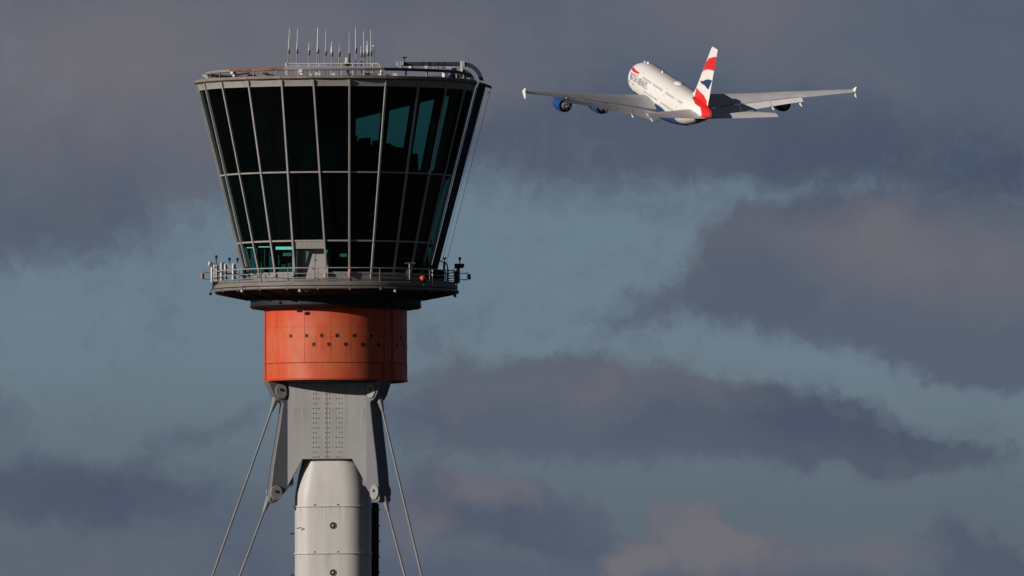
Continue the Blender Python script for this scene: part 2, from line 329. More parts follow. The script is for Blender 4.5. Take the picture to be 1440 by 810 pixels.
    def build(s, name, mats, parent=None, loc=None, local=False, ang=35, bevel=0):
        me = bpy.data.meshes.new(name); off = Vector((0, 0, 0))
        if not local: off = Vector(loc) if loc is not None else (parent_loc(parent) if parent else Vector((0, 0, 0)))
        me.from_pydata([tuple(Vector(v)-off) for v in s.v], [], s.f)
        if not isinstance(mats, (list, tuple)): mats = [mats]
        for m in mats: me.materials.append(m if not isinstance(m, str) else MT[m])
        if len(mats) > 1: me.polygons.foreach_set('material_index', s.m)
        bm = bmesh.new(); bm.from_mesh(me); bmesh.ops.remove_doubles(bm, verts=bm.verts, dist=1e-4)
        bmesh.ops.recalc_face_normals(bm, faces=bm.faces)
        if bevel:
            es = [e for e in bm.edges if len(e.link_faces) == 2 and e.calc_face_angle(0) > .6]
            bmesh.ops.bevel(bm, geom=es, offset=bevel, segments=1, affect='EDGES', clamp_overlap=True)
        bm.to_mesh(me); bm.free()
        me.polygons.foreach_set('use_smooth', [True]*len(me.polygons)); me.set_sharp_from_angle(angle=R(ang)); me.update()
        o = bpy.data.objects.new(name, me); C.objects.link(o)
        if parent: o.parent = parent
        elif loc is not None: o.location = loc
        return o
def parent_loc(p):
    v = Vector(p.location)
    while p.parent: p = p.parent; v += Vector(p.location)
    return v
def tag(o, label=None, cat=None, group=None, kind=None):
    if label: o['label'] = label
    if cat: o['category'] = cat
    if group: o['group'] = group
    if kind: o['kind'] = kind
    return o
def thing(name, label, cat, loc=(0, 0, 0), group=None):
    o = bpy.data.objects.new(name, None); C.objects.link(o); o.location = loc; o.empty_display_size = .3
    return tag(o, label, cat, group)

# ------------------------------------------------------------------ ground
g = MB(); g.add([(-30000, -30000, 0), (30000, -30000, 0), (30000, 30000, 0), (-30000, 30000, 0)], [(0, 1, 2, 3)])
tag(g.build('ground', 'grass'), kind='structure')

# ================================================================== CONTROL TOWER
T = thing('control_tower', 'tall airport control tower with flared dark glass cab and orange drum', 'control tower', (0, 0, 0))
TOP = [-83.5, -69.2, -54.2, -38.4, -22.5, -8.9, 5.9, 21.4, 36.9, 53.0, 68.5, 83.5]
BOT = [-85.0, -71.5, -56.0, -40.8, -26.0, -5.7, 8.6, 23.1, 39.1, 54.5, 69.5, 84.0]
for i in range(1, 13): TOP.append(83.5+193.0/13*i); BOT.append(84.0+191.0/13*i)
NB = 24
PT = [pol(TOP[i], 194, 127) for i in range(NB)]; PB = [pol(BOT[i], 130.5, 378) for i in range(NB)]
def cab(i, Y, off=0.0):
    i %= NB; p = PT[i].lerp(PB[i], (Y-127)/(378-127.0))
    if off: p = p+Vector((p.x, p.y, 0)).normalized()*(off/K)
    return p
def slab(i, Ya, Yb, o0, o1, e=.0):      # flat slab across bay i between heights, offsets inwards/outwards; e shrinks the ends
    def q(Y, o):
        a = cab(i, Y, o); b = cab(i+1, Y, o); return a.lerp(b, e), a.lerp(b, 1-e)
    a0, b0 = q(Ya, o0); a1, b1 = q(Yb, o0); c0, d0 = q(Ya, o1); c1, d1 = q(Yb, o1)
    return [a0, b0, b1, a1], [c0, d0, d1, c1]
DOOR = 4
# roof
MB().rev([(1, 111.5), (190, 113.5), (190, 119), (1, 119)], n=96).build('roof', 'trim', T)
for i in range(NB):                                         # roof edge boards
    a0 = TOP[i]+.12; a1 = (TOP[i+1] if i < NB-1 else TOP[0]+360)-.12
    MB().rev([(189, 113.0), (198.5, 113.6), (199.5, 117.2), (196.5, 119.0), (189, 119.0)], a0, a1, n=4).build('roof_edge_board', 'trim', T)
for i in range(NB):
    m = MB(); m.hexa(*slab(i, 119.3, 127.2, -2.4, -.2, .012)); m.build('fascia_panel', 'fascia', T)
    m = MB(); m.hexa(*slab(i, 127.6, 247.0, -1.6, -.9)); m.build('window_pane', 'glass', T)
    m = MB(); m.hexa(*slab(i, 248.4, 342.2, -1.6, -.9)); m.build('window_pane', 'glass', T)
    for (Ya, Yb) in ((127.2, 128.2), (246.7, 248.7), (342.0, 344.2)):
        m = MB(); m.hexa(*slab(i, Ya, Yb, -1.6, .55)); m.build('transom', 'mull', T)
    if i == DOOR: continue
    m = MB(); m.hexa(*slab(i, 344.2, 386.4, -1.6, -.9)); m.build('window_pane', 'glass', T)
    m = MB(); m.hexa(*slab(i, 386.4, 388.0, -1.6, .5)); m.build('transom', 'mull', T)
    m = MB(); m.hexa(*slab(i, 388.2, 402.3, -3.0, -.4, .01)); m.build('sill_panel', 'sill', T)
for i in range(NB):
    p = cab(i, 119.4, .6); q = cab(i, 402.3, .6); m = MB(); m.bar(p, q, 2.3/K, 3.0/K, (p.x, p.y, 0)); m.build('mullion', 'mull', T)
# door bay: lintel, recess, door
m = MB(); m.hexa(*slab(DOOR, 344.4, 354.2, -2.5, -.3, .012)); m.build('door_lintel', 'sill', T)
A0 = cab(DOOR, 378); B0 = cab(DOOR+1, 378); ux = (B0-A0); ux.z = 0; Ld = ux.length; ux.normalize(); nin = Vector((-ux.y, ux.x, 0))
if nin.dot(A0) > 0: nin = -nin
def DR(u, Y, t): p = A0+ux*(u/K)+nin*(t/K); p.z = Pz(Y); return p
Lp = Ld*K
m = MB()
for (u0, u1, Y0, Y1, t0, t1) in ((0, Lp+1, 353, 402.3, 13, 14.5), (-3, -.8, 353, 402.3, -1, 13), (Lp+.8, Lp+3, 353, 402.3, -1, 13), (-3, Lp+3, 351, 353, 1, 14)):
    m.hexa([DR(u0, Y0, t0), DR(u1, Y0, t0), DR(u1, Y1, t0), DR(u0, Y1, t0)], [DR(u0, Y0, t1), DR(u1, Y0, t1), DR(u1, Y1, t1), DR(u0, Y1, t1)])
m.build('door_recess', 'sill', T)
m = MB(); m.hexa([DR(7, 357, 12.3), DR(26, 357, 12.3), DR(26, 402, 12.3), DR(7, 402, 12.3)], [DR(7, 357, 12.9), DR(26, 357, 12.9), DR(26, 402, 12.9), DR(7, 402, 12.9)])
dr = m.build('door', 'sill', T)
m = MB(); m.tube(DR(23.5, 379, 11.4), DR(23.5, 383, 11.4), .02); m.build('handle', 'black', dr)
m = MB()
for Y in (369, 394): m.hexa([DR(25, Y, 11.8), DR(28, Y, 11.8), DR(28, Y+1.2, 11.8), DR(25, Y+1.2, 11.8)], [DR(25, Y, 12.9), DR(28, Y, 12.9), DR(28, Y+1.2, 12.9), DR(25, Y+1.2, 12.9)])
m.build('hinge', 'black', dr)

# interior
MB().rev([(1, 124), (188, 124), (187, 129.5), (1, 129.5)], n=48).build('ceiling', 'interior', T)
MB().rev([(1, 243), (160, 243), (159, 251), (1, 251)], n=48).build('floor_slab', 'interior', T)
MB().rev([(1, 339), (136, 339), (135.5, 347), (1, 347)], n=48).build('floor_slab', 'interior', T)
MB().rev([(1, 251), (155, 251), (132, 339), (1, 339)], n=48).build('equipment_core', 'interior', T)
MB().rev([(1, 347), (46, 347), (46, 402), (1, 402)], n=32).build('equipment_core', 'interior', T)
# blinds on the far windows (bay index, lower edge at its left and right as seen)
bl = {}
for i in range(11, 23):
    a = pol((TOP[i]+TOP[i+1])/2, 180, 185); bl[i] = a.x*K+AX
for i in range(NB):
    xa = cab(i, 185).x*K+AX; xb = cab((i+1) % NB, 185).x*K+AX
    if cab(i, 185).y < 0 or cab((i+1) % NB, 185).y < 0:
        continue
    e = lambda x: 168-(x-492)*.245 if x > 492 else 260
    ya, yb = e(xa)-6.5, e(xb)-6.5                     # far side stands lower on the sheet
    if xb < 488 or xa < 480: ya = yb = 243
    pa0 = cab(i, 129, -4); pb0 = cab(i+1, 129, -4); pa1 = cab(i, ya, -4); pb1 = cab(i+1, yb, -4)
    k = Vector(((pa0+pb0).x, (pa0+pb0).y, 0)).normalized()*.03
    m = MB(); m.hexa([pa0, pb0, pb1, pa1], [pa0-k, pb0-k, pb1-k, pa1-k]); m.build('roller_blind', 'blind', T)
# pull-down blinds on the near left windows seen edge-on from inside, olive blind at the right
for i in (9, 10):
    pa0 = cab(i, 129, -6); pb0 = cab(i+1, 129, -6); pa1 = cab(i, 243, -6); pb1 = cab(i+1, 243, -6); k = Vector((pa0.x, pa0.y, 0)).normalized()*.02
    f = .5 if i == 9 else .0
    pa0 = pa0.lerp(pb0, f); pa1 = pa1.lerp(pb1, f)
    if i == 9: pb0 = pa0.lerp(pb0, 1.0); pb1 = pa1.lerp(pb1, 1.0)
    m = MB(); m.hexa([pa0, pb0, pb1, pa1], [pa0-k, pb0-k, pb1-k, pa1-k]); m.build('roller_blind', 'olive', T)
# operators' consoles
def consoles():
    spec = [(-165, 110, 200), (-178, 100, 204)]
    for j, az in enumerate((178, 170, 162, 154, 146, 138)):
        top = [188, 188.5, 192, 200, 206, 209][j]-5.0
        m = MB(); c = pol(az, 140, 243); h = (243-top)/K
        o = Vector((c.x, c.y, 0)).normalized(); t = Vector((-o.y, o.x, 0))
        q = lambda u, v, z: c+t*u+o*v+Vector((0, 0, z))
        m.hexa([q(-.9, -.5, 0), q(.9, -.5, 0), q(.9, .5, 0), q(-.9, .5, 0)], [q(-.9, -.2, h*.8), q(.9, -.2, h*.8), q(.9, .4, h*.8), q(-.9, .4, h*.8)])
        for u in (-.55, 0, .5):
            hh = h*random.uniform(.9, 1.05); m.hexa([q(u-.22, 0, h*.8), q(u+.22, 0, h*.8), q(u+.22, .08, h*.8), q(u-.22, .08, h*.8)], [q(u-.22, 0, hh), q(u+.22, 0, hh), q(u+.22, .08, hh), q(u-.22, .08, hh)])
        m.build('console', 'interior', T)
consoles()
MB().rev([(1, 206), (40, 206), (52, 243), (1, 243)], n=24).build('stair_core', 'interior', T)
m = MB(); m.add([], []);
m.hexa([Wp(472-175, 129, 30), Wp(490, 129, 30), Wp(490, 243, 30), Wp(472-152, 243, 30)], [Wp(472-175, 129, 32), Wp(490, 129, 32), Wp(490, 243, 32), Wp(472-152, 243, 32)]); m.build('partition_wall', 'interior', T)
# lower room seen through the left windows
for (x0, x1, d, mt) in ((341, 352, 60, 'interior'), (361, 367, 60, 'interior'), (372, 378, 60, 'interior'), (384, 391, 50, 'interior'), (366, 371, 40, 'teal'), (379, 383, 20, 'teal'), (392, 413, 30, 'interior')):
    m = MB(); m.hexa([Wp(x0, 347, d), Wp(x1, 347, d), Wp(x1, 402, d), Wp(x0, 402, d)], [Wp(x0, 347, d+3), Wp(x1, 347, d+3), Wp(x1, 402, d+3), Wp(x0, 402, d+3)]); m.build('partition_wall', mt, T)
m = MB()
for (x0, x1, Y0, Y1) in ((391, 411, 378, 385), (396, 402, 374, 378), (405, 409, 372, 378)): m.box((Wp(x0, 0).x, -60/K, Pz(Y1)), (Wp(x1, 0).x, -52/K, Pz(Y0)))
m.build('desk', 'teal', T)
MT['strip'] = emis('strip_light', (.55, 1.0, .85), 1.1)
MT['room_glow'] = emis('room_reflection_glow', (.35, 1.0, .8), .16)  # no lamp: added dim glow standing in for light reflected inside the room
for (x0, x1, Y, d) in ((388, 411, 349.5, -75), (364, 380, 348.6, -60), (347, 358, 348.6, -30), (398, 410, 357, -40), (478, 488, 359, -60)):
    m = MB(); m.box((Wp(x0, 0).x, d/K, Pz(Y+ (4 if Y > 349 else 1.2))), (Wp(x1, 0).x, (d+3)/K, Pz(Y))); m.build('light_and_glow_strip', 'strip' if Y < 355 else 'room_glow', T)

m = MB(); m.hexa([Wp(470, 347, 20), Wp(602, 347, 20), Wp(602, 402, 20), Wp(470, 402, 20)], [Wp(470, 347, 23), Wp(602, 347, 23), Wp(602, 402, 23), Wp(470, 402, 23)]); m.build('partition_wall', 'interior', T)
# roof columns just inside the far glazing
for i in range(9, 21):
    p = cab(i, 129.6, -6.6); q = cab(i, 243, -6.6); m = MB(); m.bar(p, q, 7/K, 13.4/K, (p.x, p.y, 0)); m.build('inner_column', 'interior', T)
# balcony
MB().rev([(120, 401), (170.5, 401.2), (171.5, 402.3), (171.5, 406.8), (169.5, 407.4), (120, 408)], n=96).build('balcony_deck', 'deck', T)
MB().rev([(166, 407.6), (172.2, 408.2), (172.6, 410.2), (171.6, 411.6), (166, 411.2)], n=96).build('deck_edge_tube', 'rail', T)
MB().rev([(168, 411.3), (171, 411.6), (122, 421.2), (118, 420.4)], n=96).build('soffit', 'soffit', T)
for i in range(24):
    az = -8+15*i; m = MB(); m.bar(pol(az, 170, 412.6), pol(az, 124, 421.6), 1.4/K, 2.4/K, (0, 0, 1)); m.build('soffit_rib', 'soffit', T)
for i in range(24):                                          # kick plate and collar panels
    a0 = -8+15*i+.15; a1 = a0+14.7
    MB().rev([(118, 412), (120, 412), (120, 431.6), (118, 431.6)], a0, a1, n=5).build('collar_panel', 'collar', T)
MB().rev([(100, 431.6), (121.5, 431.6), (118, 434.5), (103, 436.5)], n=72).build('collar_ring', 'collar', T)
def arc(az0, az1, r, Y, n=72): return [pol(az0+(az1-az0)*i/n, r, Y) for i in range(n+1)]
for (Y, rr) in ((382.3, .8), (390, .45), (396, .45)):
    m = MB(); m.path(arc(-180, 180, 168.5, Y, 96)[:-1], rr/K, 6, closed=True); m.build('handrail', 'mull', T)
for i in range(24):
    az = -8.2+15*i; m = MB(); m.tube(pol(az, 168.5, 411), pol(az, 168.5, 382.2), .7/K, n=6); m.box(*[tuple(v) for v in (pol(az, 171, 413)-Vector((.06, .06, 0)), pol(az, 171, 408)+Vector((.06, .06, 0)))])
    m.build('rail_post', 'rail', T)
MB().rev([(166.5, 400.6), (168, 400.4), (168, 397.5), (166.5, 397.5)], n=96).build('toe_board', 'steel2', T)

# drum
seams = [-85, -55, -25.6, -3.7, 12.5, 43, 53, 75, 105, 135, 165, 195, 225, 250, 275]
for a0, a1 in zip(seams, seams[1:]):
    MB().rev([(98, 431.5), (100.3, 431.5), (100.3, 462.4), (98, 462.4)], a0+.12, a1-.12, n=max(4, int((a1-a0)/2))).build('drum_panel', 'drum', T)
    MB().rev([(98, 462.6), (100.5, 462.6), (100.5, 512.4), (98, 512.4)], a0+.12, a1-.12, n=max(4, int((a1-a0)/2))).build('drum_panel', 'drum', T)
MB().rev([(90, 431), (99.2, 431), (99.2, 536.4), (90, 536.4)], n=96).build('drum_core', 'drum_dk', T)
for (a0, a1) in ((-73.5, 40.8), (41.8, 54.2), (55.2, 168), (169, 182), (183, 285.5)):
    MB().rev([(98, 513.3), (100.8, 513.3), (100.8, 535.0), (98, 535.4)], a0, a1, n=60).build('drum_band', 'drum', T)
MB().rev([(97, 535.2), (101.9, 535.4), (101.6, 537.0), (97, 537.4)], n=96).build('drum_rim', 'drum', T)
for az in (-77, 43.5, 52.5, 172, 183): 
    m = MB(); m.bar(pol(az, 101.2, 432), pol(az, 101.2, 536), .5, .05, (sin(R(az)), -cos(R(az)), 0)) if False else m.bar(pol(az, 101.2, 434), pol(az, 101.2, 536), 1.2/K, 2.0/K, (sin(R(az)), -cos(R(az)), 0)); m.build('drum_rib', 'drum', T)
hu = [-38.6, -23.8, -10.9, 1.5, 15.3, 29.8, 65.6, 79]+[95+13.5*i for i in range(11)]
hl = [-17.5, -5.1, 8.4, 22.2, 37, 58.8, 73]+[88+13.5*i for i in range(11)]
for lst, Y in ((hu, 475.1), (hl, 487.4)):
    for az in lst:
        n = Vector((sin(R(az)), -cos(R(az)), 0)); c = pol(az, 100.2, Y)
        m = MB(); m.lathe(c, [(3.3/K, 0), (3.3/K, .02), (2.2/K, .02), (2.1/K, .012)], n, 16); v = m.build('vent_hole', 'drum', T)
        m = MB(); m.lathe(c, [(2.75/K, .0), (2.75/K, .022)], n, 16); m.build('vent_bore', 'black', v)

# neck: truncated triangle, faces at -15/105/225, legs at -75/45/165
def face_frame(az):
    n = Vector((sin(R(az)), -cos(R(az)), 0)); t = Vector((cos(R(az)), sin(R(az)), 0))
    return lambda u, Y, d: n*(d/K)+t*(u/K)+Vector((0, 0, Pz(Y)))
for j, az in enumerate((-15, 105, 225)):
    F = face_frame(az); d = 46.0; h = 57.5
    notch = [(-h, 536.5), (0.6, 536.5), (0.6, 646.5), (-36, 646.5), (-h+1, 683), (-h, 683)]
    for sgn in (-1, 1):
        poly = [(u*(-sgn) if sgn == 1 else u, Y) for u, Y in [(-h, 536.8), (-.35, 536.8), (-.35, 646.8), (-36, 646.8), (-h, 684)]]
        m = MB(); m.prism(poly, F, d-3, d); m.build('neck_plate', 'steel', T)
    m = MB()
    m.prism([(-.5, 537), (.5, 537), (.5, 645), (-.5, 645)], F, d-3.2, d-.9); m.build('plate_joint', 'black', T)
    m = MB()
    for rrow in range(14):
        Y = 553.5+6.85*rrow+1.5
        cols = [-20, -16.1, -12.2] if rrow % 2 else [-20, -16.1]
        cols = cols+[-2.4, 2.4]+([20, 16.1, 12.2] if rrow % 2 else [20, 16.1])
        for u in cols:
            m.lathe(F(u*1.04, Y, d-.1), [(.95/K, 0), (.8/K, .05)], F(0, 0, 1)-F(0, 0, 0), 6)
    bo = m.build('bolt', 'galv', T); tag(bo, kind='stuff')
def leg_frame(az):
    o = Vector((sin(R(az)), -cos(R(az)), 0)); t = Vector((cos(R(az)), sin(R(az)), 0))
    return lambda r, Y, s: o*(r/K)+t*(s/K)+Vector((0, 0, Pz(Y)))
slopes = {-75: (.355/.966, .375/.966), 45: (.232/.707*1.02, .262/.707), 165: (.355, .36)}
for az in (-75, 45, 165):
    F = leg_frame(az); w = 11.0
    prof = [(64, 536.8), (102, 536.8), (92, 558), (86.5, 564.5), (82, 565.5), (79.5, 569), (84, 600), (93, 655), (98, 698), (99.5, 705), (96, 709), (89, 707.5), (70, 686), (64, 684)]
    m = MB(); m.prism(prof, F, -w, w); leg = m.build('leg_fin', 'steel2', T, bevel=.03)
    for sg in (-1, 1):                                        # edge flange strips
        for (rc, Yc) in ((82.5, 549.5), (89.5, 692.5)):
            pts = []
            for k in range(9): a = pi*k/8; pts.append((rc-8.2*cos(a)*1.0, Yc-9.3*sin(a)*.9))
            lug = pts+[(rc+8.2, Yc+5), (rc+4, Yc+12), (rc-4, Yc+12.5), (rc-8.2, Yc+7)]
            m = MB(); m.prism(lug, F, sg*w, sg*(w+2.2)); lg = m.build('pin_plate', 'steel', leg, bevel=.02)
            nrm = (F(0, 0, sg)-F(0, 0, 0))
            m = MB(); m.lathe(F(rc, Yc, sg*(w+2.0)), [(2.1/K, 0), (2.1/K, .045), (1.3/K, .045), (1.2/K, .03)], nrm, 14); m.build('pin', 'black', leg)
    for (rc, Yc, kk, Yend) in ((87.0, 561, 0, 2010), (97.0, 702, 1, 2010)):
        sl_ = slopes[az][kk]; q = lambda Y: F(rc+(Y-Yc)*sl_, Y, 0)
        m = MB(); m.tube(q(Yc-2), q(Yc+19), 5.2/K, 2.2/K, 16); sk = m.build('cable_socket', 'cable', T)
        m = MB(); m.tube(q(Yc+19), q(2044), 1.6/K, n=14); m.build('stay_cable', 'cable', T)
# drum underside plate
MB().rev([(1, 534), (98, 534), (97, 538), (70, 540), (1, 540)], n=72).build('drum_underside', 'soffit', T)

# shaft: rounded triangle section
def tri(c, rho, Y, n=12, off=0.0, cx=0.0):
    vs = []
    for az in (-75, 45, 165):
        ce = Vector((sin(R(az))*c+cx, -cos(R(az))*c, 0))
        for k in range(n+1):
            a = az-60+120*k/n; vs.append(Vector(((ce.x+sin(R(a))*(rho+off))/K, (ce.y-cos(R(a))*(rho+off))/K, Pz(Y))))
    return vs
def shaft_piece(rows, name, mt, parent, **kw):
    m = MB(); rings = [tri(*r) for r in rows]; n = len(rings[0]); vs = [v for r in rings for v in r]
    fs = [(j*n+i, j*n+(i+1) % n, (j+1)*n+(i+1) % n, (j+1)*n+i) for j in range(len(rings)-1) for i in range(n)]
    fs += [tuple(range(n))[::-1], tuple(range((len(rings)-1)*n, len(rings)*n))]
    m.add(vs, fs); return m.build(name, mt, parent, ang=40)
SC, SR = 27.5, 31.0
shaft_piece([(19, 27.0, 648.5), (19.5, 28.8, 650), (23.5, 29.6, 668), (26.4, 30.6, 690), (SC, SR, 700), (SC, SR, 713.4)], 'shaft_section', 'white', T)
fl = [713.4+66.2*i for i in range(20)]
for a, b in zip(fl, fl[1:]):
    s_ = shaft_piece([(SC, SR, a+.9), (SC, SR, b-.9)], 'shaft_section', 'white', T)
    if a < 900:
        F = face_frame(-15); 
        m = MB(); n = F(0, 0, 1)-F(0, 0, 0); c = F(8.5, a+27.2, SC/2+SR); R_ = 5.0/K
        m.lathe(c, [(R_, -.1), (R_, .03), (R_*.9, .03), (R_*.88, .02)], n, 24); m.build('porthole_frame', 'rail', s_)
        m = MB(); m.lathe(c, [(R_*.9, -.1), (R_*.9, .025)], n, 20); m.build('porthole_glass', 'black', s_)
        m = MB(); m.ball(c+n.normalized()*.03, R_*.28, 8); m.build('porthole_lamp', 'whitep', s_)
for a in fl[:-1]:
    s_ = shaft_piece([(SC, SR+1.6, a-1.1), (SC, SR+1.8, a+.5), (SC, SR+1.0, a+1.0)], 'shaft_flange', 'white', T)
    m = MB()
    for az in (-15, 105, 225):
        F = face_frame(az)
        for u in (-19, 15): m.box(*[tuple(v) for v in (F(u, a-.4, SC/2+SR+1.0)-Vector((.03, .03, 0)), F(u, a-3.0, SC/2+SR+1.0)+Vector((.05, .05, 0)))])
    m.build('flange_lug', 'galv', s_)
shaft_piece([(16, 31.5, 646.2), (16.5, 32.0, 648.4), (16.5, 30.2, 650.0)], 'shaft_cap', 'white', T)
# small cleats on the shaft, black bars that include the rungs' shadows
for (u, Y, L_) in ((-44, 744.5, 5.5), (-39.5, 743, 3)):
    F = face_frame(-15); m = MB(); m.bar(F(u, Y, SC/2+SR+1.5), F(u+L_, Y+1.2*(-1 if L_ > 5 else 1), SC/2+SR+1.5), .05, .05, (0, 0, 1)); m.build('cleat_and_shadow', 'black', T)
for (az, Y) in ((-90, 751), (95, 743), (-92, 809), (96, 812)):
    p = tri(SC, SR, Y)[0]; x = -60 if az < 0 else 51
    m = MB(); m.bar(Vector((x/K-.15, -.2, Pz(Y))), Vector((x/K+.22, -.2, Pz(Y))), .07, .07, (0, 0, 1)); m.build('cleat_and_shadow', 'black', T)
# lift shaft behind
m = MB(); m.box((-6/K, 40/K, 0), (60.5/K, 95/K, Pz(706))); m.build('lift_shaft', 'black', T, bevel=.1)
m = MB()
for Y in range(715, 1100, 22): m.box((60.5/K, 48/K, Pz(Y+1)), (62/K, 88/K, Pz(Y)))
m.build('cladding_rib', 'black', T)

# roof track ring, supports
for (a0, a1, mt) in ((-92, -54, 'tube'), (-54, -23.2, 'rust'), (-23.2, 22, 'tube'), (22, 150, 'navy'), (150, 268, 'tube')):  # right-hand stretch takes the dark gantry colour to stand in for shade
    m = MB(); m.path(arc(a0, a1, 182, 103.6, 24), 2.15/K, 8); m.build('track_rail', mt, T)
for i in range(30):
    az = -87+12*i; m = MB(); c = pol(az, 182, 112); t = Vector((cos(R(az)), sin(R(az)), 0)); w = .11 if i % 3 == 0 else .05
    m.bar(pol(az, 182, 112), pol(az, 182, 105), w*1.6, w*1.6, t)
    if i % 3 == 0: m.bar(pol(az, 184, 108.2), pol(az, 184, 105.0), .30, .22, t)
    m.build('track_support', 'whitep' if i % 3 == 0 else 'rail', T)
# clutter of plant on the roof just behind the track
random.seed(3)
for i in range(34):
    x = random.uniform(345, 640); d = -random.uniform(60, 120); h = random.uniform(1.5, 4.5); w = random.uniform(2, 7)
    if (x-AX)**2+d*d > 165**2: continue
    p = Wp(x, 112, d); m = MB(); m.box((p.x-w/2/K, p.y, Pz(112.5)), (p.x+w/2/K, p.y+.25, Pz(112-h-2))); m.build('roof_duct', random.choice(['galv', 'steel2', 'soffit', 'whitep']), T)
for (p0, p1) in (((370, 103), (388, 107)), ((330, 106), (352, 102.5))):
    m = MB(); m.tube(Wm(p0[0], p0[1], -110), Wm(p1[0], p1[1], -110), .04); m.build('roof_pipe', 'black', T)
# antenna platform railing
m = MB(); d = -78
for (Y, x0, x1) in ((89.3, 401, 533), (92, 404, 460), (94.2, 402, 533)): m.tube(Wm(x0, Y, d), Wm(x1, Y, d), .45/K*(1.6 if Y < 90 else 1), n=5)
for x in (402, 404, 419.5, 435, 449, 466, 480, 496, 512, 524): m.tube(Wm(x, 89.3, d), Wm(x, 106, d), .55/K, n=5)
m.tube(Wm(402, 89.3, d), Wm(402, 89.3, d+90), .4/K, n=5)
m.path([Wm(522, 90.5, d), Wm(530, 89.6, d), Wm(534, 91.5, d), Wm(535.5, 95, d)], .7/K, 6)
m.cbox(Wm(402.5, 90.5, d), .12, .12, .2)
m.build('platform_railing', 'whitep', T)

# ================================================================== ANTENNAS
GA = 'whip antennas standing on the tower roof'
ants = [  # x top, y top, joint y, x base, radius px, label, kind
 (407.4, 40, 72, 404.6, .75, 'tall white whip antenna at the far left end of the roof railing'),
 (418.8, 40, 72, 416.8, .75, 'tall white whip antenna, second from the left end of the railing'),
 (434.9, 60, 74, 433.6, .8, 'short white whip antenna standing alone between the second and the thick tall one'),
 (447.3, 39, 72, 445.8, 1.1, 'thickest tall whip antenna on twin masts, left half of the roof'),
 (458.6, 41.5, 75, 457.0, .6, 'thin tall whip antenna just right of the thick twin-mast one'),
 (466.8, 58, 76, 466.4, .8, 'short thick antenna with a bulky head, in the middle of the row'),
 (477.6, 63, 76, 476.6, .6, 'shortest thin whip antenna just left of the drum-shaped radome'),
 (491.3, 44, 78, 490.6, .45, 'very thin whip antenna rising above the drum-shaped radome'),
 (500.4, 38, 71, 500.2, .8, 'tallest white whip antenna, just right of the drum-shaped radome'),
 (507.5, 64, 77, 508.5, .6, 'short thin whip antenna left of the tight cluster at the right end'),
 (511.4, 43.5, 77, 512.5, .7, 'tall white whip antenna, leftmost tall one of the right-hand cluster'),
 (516.6, 57.5, 75.5, 517.6, .9, 'medium antenna with a thick white head inside the right-hand cluster'),
 (521.4, 41, 75, 521.8, .6, 'tall thin whip antenna, rightmost tall one of the cluster')]
for (xt, yt, yj, xb, r, lab) in ants:
    d = -60; yb = 112
    base = Wp(xb, yb, d); a = thing('whip_antenna', lab, 'antenna', base, GA)
    j = Wm(xb+(xt-xb)*.45, yj, d); tp = Wm(xt, yt, d)
    m = MB(); m.tube(base, j, .85/K, .75/K, 8)
    if r > 1: m.tube(base+Vector((.13, 0, 0)), j+Vector((.1, 0, .1)), .7/K, .7/K, 8)
    m.build('mast', 'galv', a)
    m = MB(); m.tube(j-Vector((-.02, 0, .16)), j+Vector((.04, 0, .14)), 1.25/K, n=8); m.build('clamp', 'black', a)
    m = MB(); m.tube(j, tp, r/K*1.0, r/K*.6, 8)
    if 'head' in lab: m.tube(j.lerp(tp, .1), j.lerp(tp, .65), 1.7/K, 1.2/K, 8)
    m.build('whip', 'whitep', a)
a = thing('lattice_antenna', 'dark thick mast with a white ball on top, rightmost of the antenna row', 'antenna', Wp(525.5, 112, -60))
m = MB(); m.tube(Wp(525.3, 112, -60), Wm(525.5, 66, -60), .9/K, n=8)
for k in range(8): m.tube(Wm(524.3, 70+4*k, -60), Wm(526.8, 72+4*k, -60), .35/K, n=5)
m.build('mast', 'rail', a)
m = MB(); m.ball(Wm(525.6, 64.5, -60), 1.6/K, 10); m.build('ball', 'whitep', a)
a = thing('radome', 'small drum-shaped grey radome on a short leg at the roof railing', 'radome', Wp(489, 112, -70))
m = MB(); m.lathe(Wm(489, 92, -70), [(1.5/K, -.5), (1.5/K, 0), (5.2/K, .0), (5.2/K, .08)], (0, 0, 1), 16); m.build('leg', 'black', a)
m = MB(); m.lathe(Wm(489, 88.0, -70), [(4.6/K, -.1), (4.4/K, .0), (3.9/K, .2), (3.5/K, .30), (2.0/K, .34)], (0, 0, 1), 20); m.build('cover', mat('radome_grey', (.34, .32, .28), None, .5), a)
m = MB(); m.lathe(Wm(489, 90.2, -70), [(5.3/K, -.03), (5.3/K, .05)], (0, 0, 1), 20); m.build('base_ring', 'black', a)

